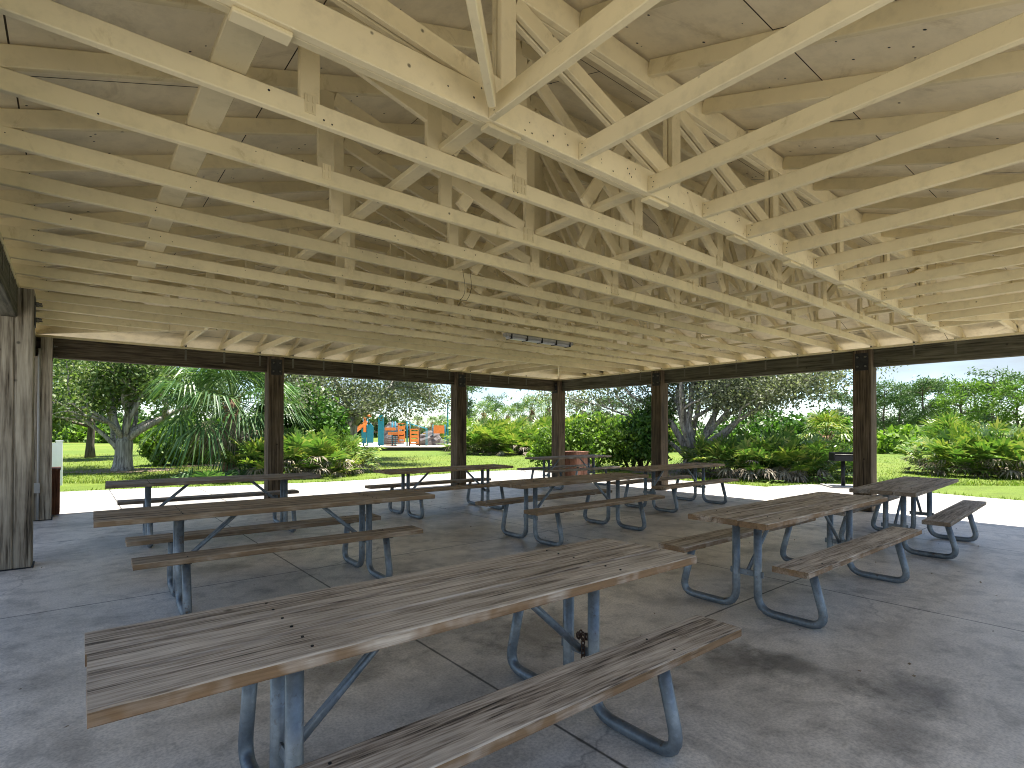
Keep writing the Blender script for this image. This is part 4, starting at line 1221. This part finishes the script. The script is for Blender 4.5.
tag(quads('grass', np.stack([b0 - wv, b0 + wv, tp], 1), M['blade'], None, 3), kind='stuff')
# fallen leaves scattered on the walk and slab
nl = 260
pts = np.stack([nr.uniform(-.5, 14, nl), nr.uniform(.6, 14, nl), np.full(nl, .012)], 1)
tag(quads('leaf_debris', leaf_quads(pts, nr, .013, 1.6, .93), M['mulch']), kind='stuff')

# ------------------------------------------------------------------ sky and sun
SUN_DIR = V((.27, .06, 1)).normalized()           # towards the sun
el = math.asin(SUN_DIR.z); az = math.atan2(SUN_DIR.x, SUN_DIR.y)
w = bpy.data.worlds.new('World'); sc.world = w; w.use_nodes = True
nt = w.node_tree; nt.nodes.clear()
out = nt.nodes.new('ShaderNodeOutputWorld'); bg = nt.nodes.new('ShaderNodeBackground'); bg.inputs[1].default_value = .062
sky = nt.nodes.new('ShaderNodeTexSky'); sky.sky_type = 'NISHITA'; sky.sun_disc = False
sky.sun_elevation = el; sky.sun_rotation = az; sky.altitude = 1200; sky.air_density = 1.0; sky.dust_density = .15; sky.ozone_density = 2.5
tc = nt.nodes.new('ShaderNodeTexCoord')
mp = nt.nodes.new('ShaderNodeMapping'); mp.inputs['Scale'].default_value = (1, 1, 3.2)
nz = nt.nodes.new('ShaderNodeTexNoise'); nz.inputs['Scale'].default_value = 2.1; nz.inputs['Detail'].default_value = 7; nz.inputs['Roughness'].default_value = .56
cr = nt.nodes.new('ShaderNodeValToRGB'); cr.color_ramp.elements[0].position = .47; cr.color_ramp.elements[1].position = .70
cr.color_ramp.elements[0].color = (0.08, 0.08, 0.08, 1); cr.color_ramp.elements[1].color = (.9, .9, .9, 1)
mx = nt.nodes.new('ShaderNodeMix'); mx.data_type = 'RGBA'; mx.inputs[7].default_value = (2.35, 2.5, 2.65, 1)
L_ = nt.links.new
L_(tc.outputs['Generated'], mp.inputs[0]); L_(mp.outputs[0], nz.inputs['Vector']); L_(nz.outputs[0], cr.inputs[0]); L_(cr.outputs[0], mx.inputs[0])
L_(sky.outputs[0], mx.inputs[6]); L_(mx.outputs[2], bg.inputs[0]); L_(bg.outputs[0], out.inputs[0])
sd = bpy.data.lights.new('sun', 'SUN'); sd.energy = 4.2; sd.angle = R(.53); sd.color = (1, .955, .88)
so = bpy.data.objects.new('sun', sd); C.objects.link(so); so.location = (20, 10, 40)
so.rotation_euler = SUN_DIR.to_track_quat('Z', 'Y').to_euler()

# ------------------------------------------------------------------ render settings
vs_ = sc.view_settings
sc.display_settings.display_device = 'sRGB'
vs_.view_transform = 'Standard'; vs_.look = 'None'; vs_.gamma = 1; vs_.use_curve_mapping = False
vs_.exposure = 2.1
cy = sc.cycles
cy.max_bounces = 10; cy.diffuse_bounces = 6; cy.glossy_bounces = 3; cy.transmission_bounces = 4; cy.transparent_max_bounces = 4
cy.sample_clamp_indirect = 6
cy.use_denoising = True
cy.filter_width = 1.05
try: cy.denoiser = 'OPENIMAGEDENOISE'
except Exception: pass
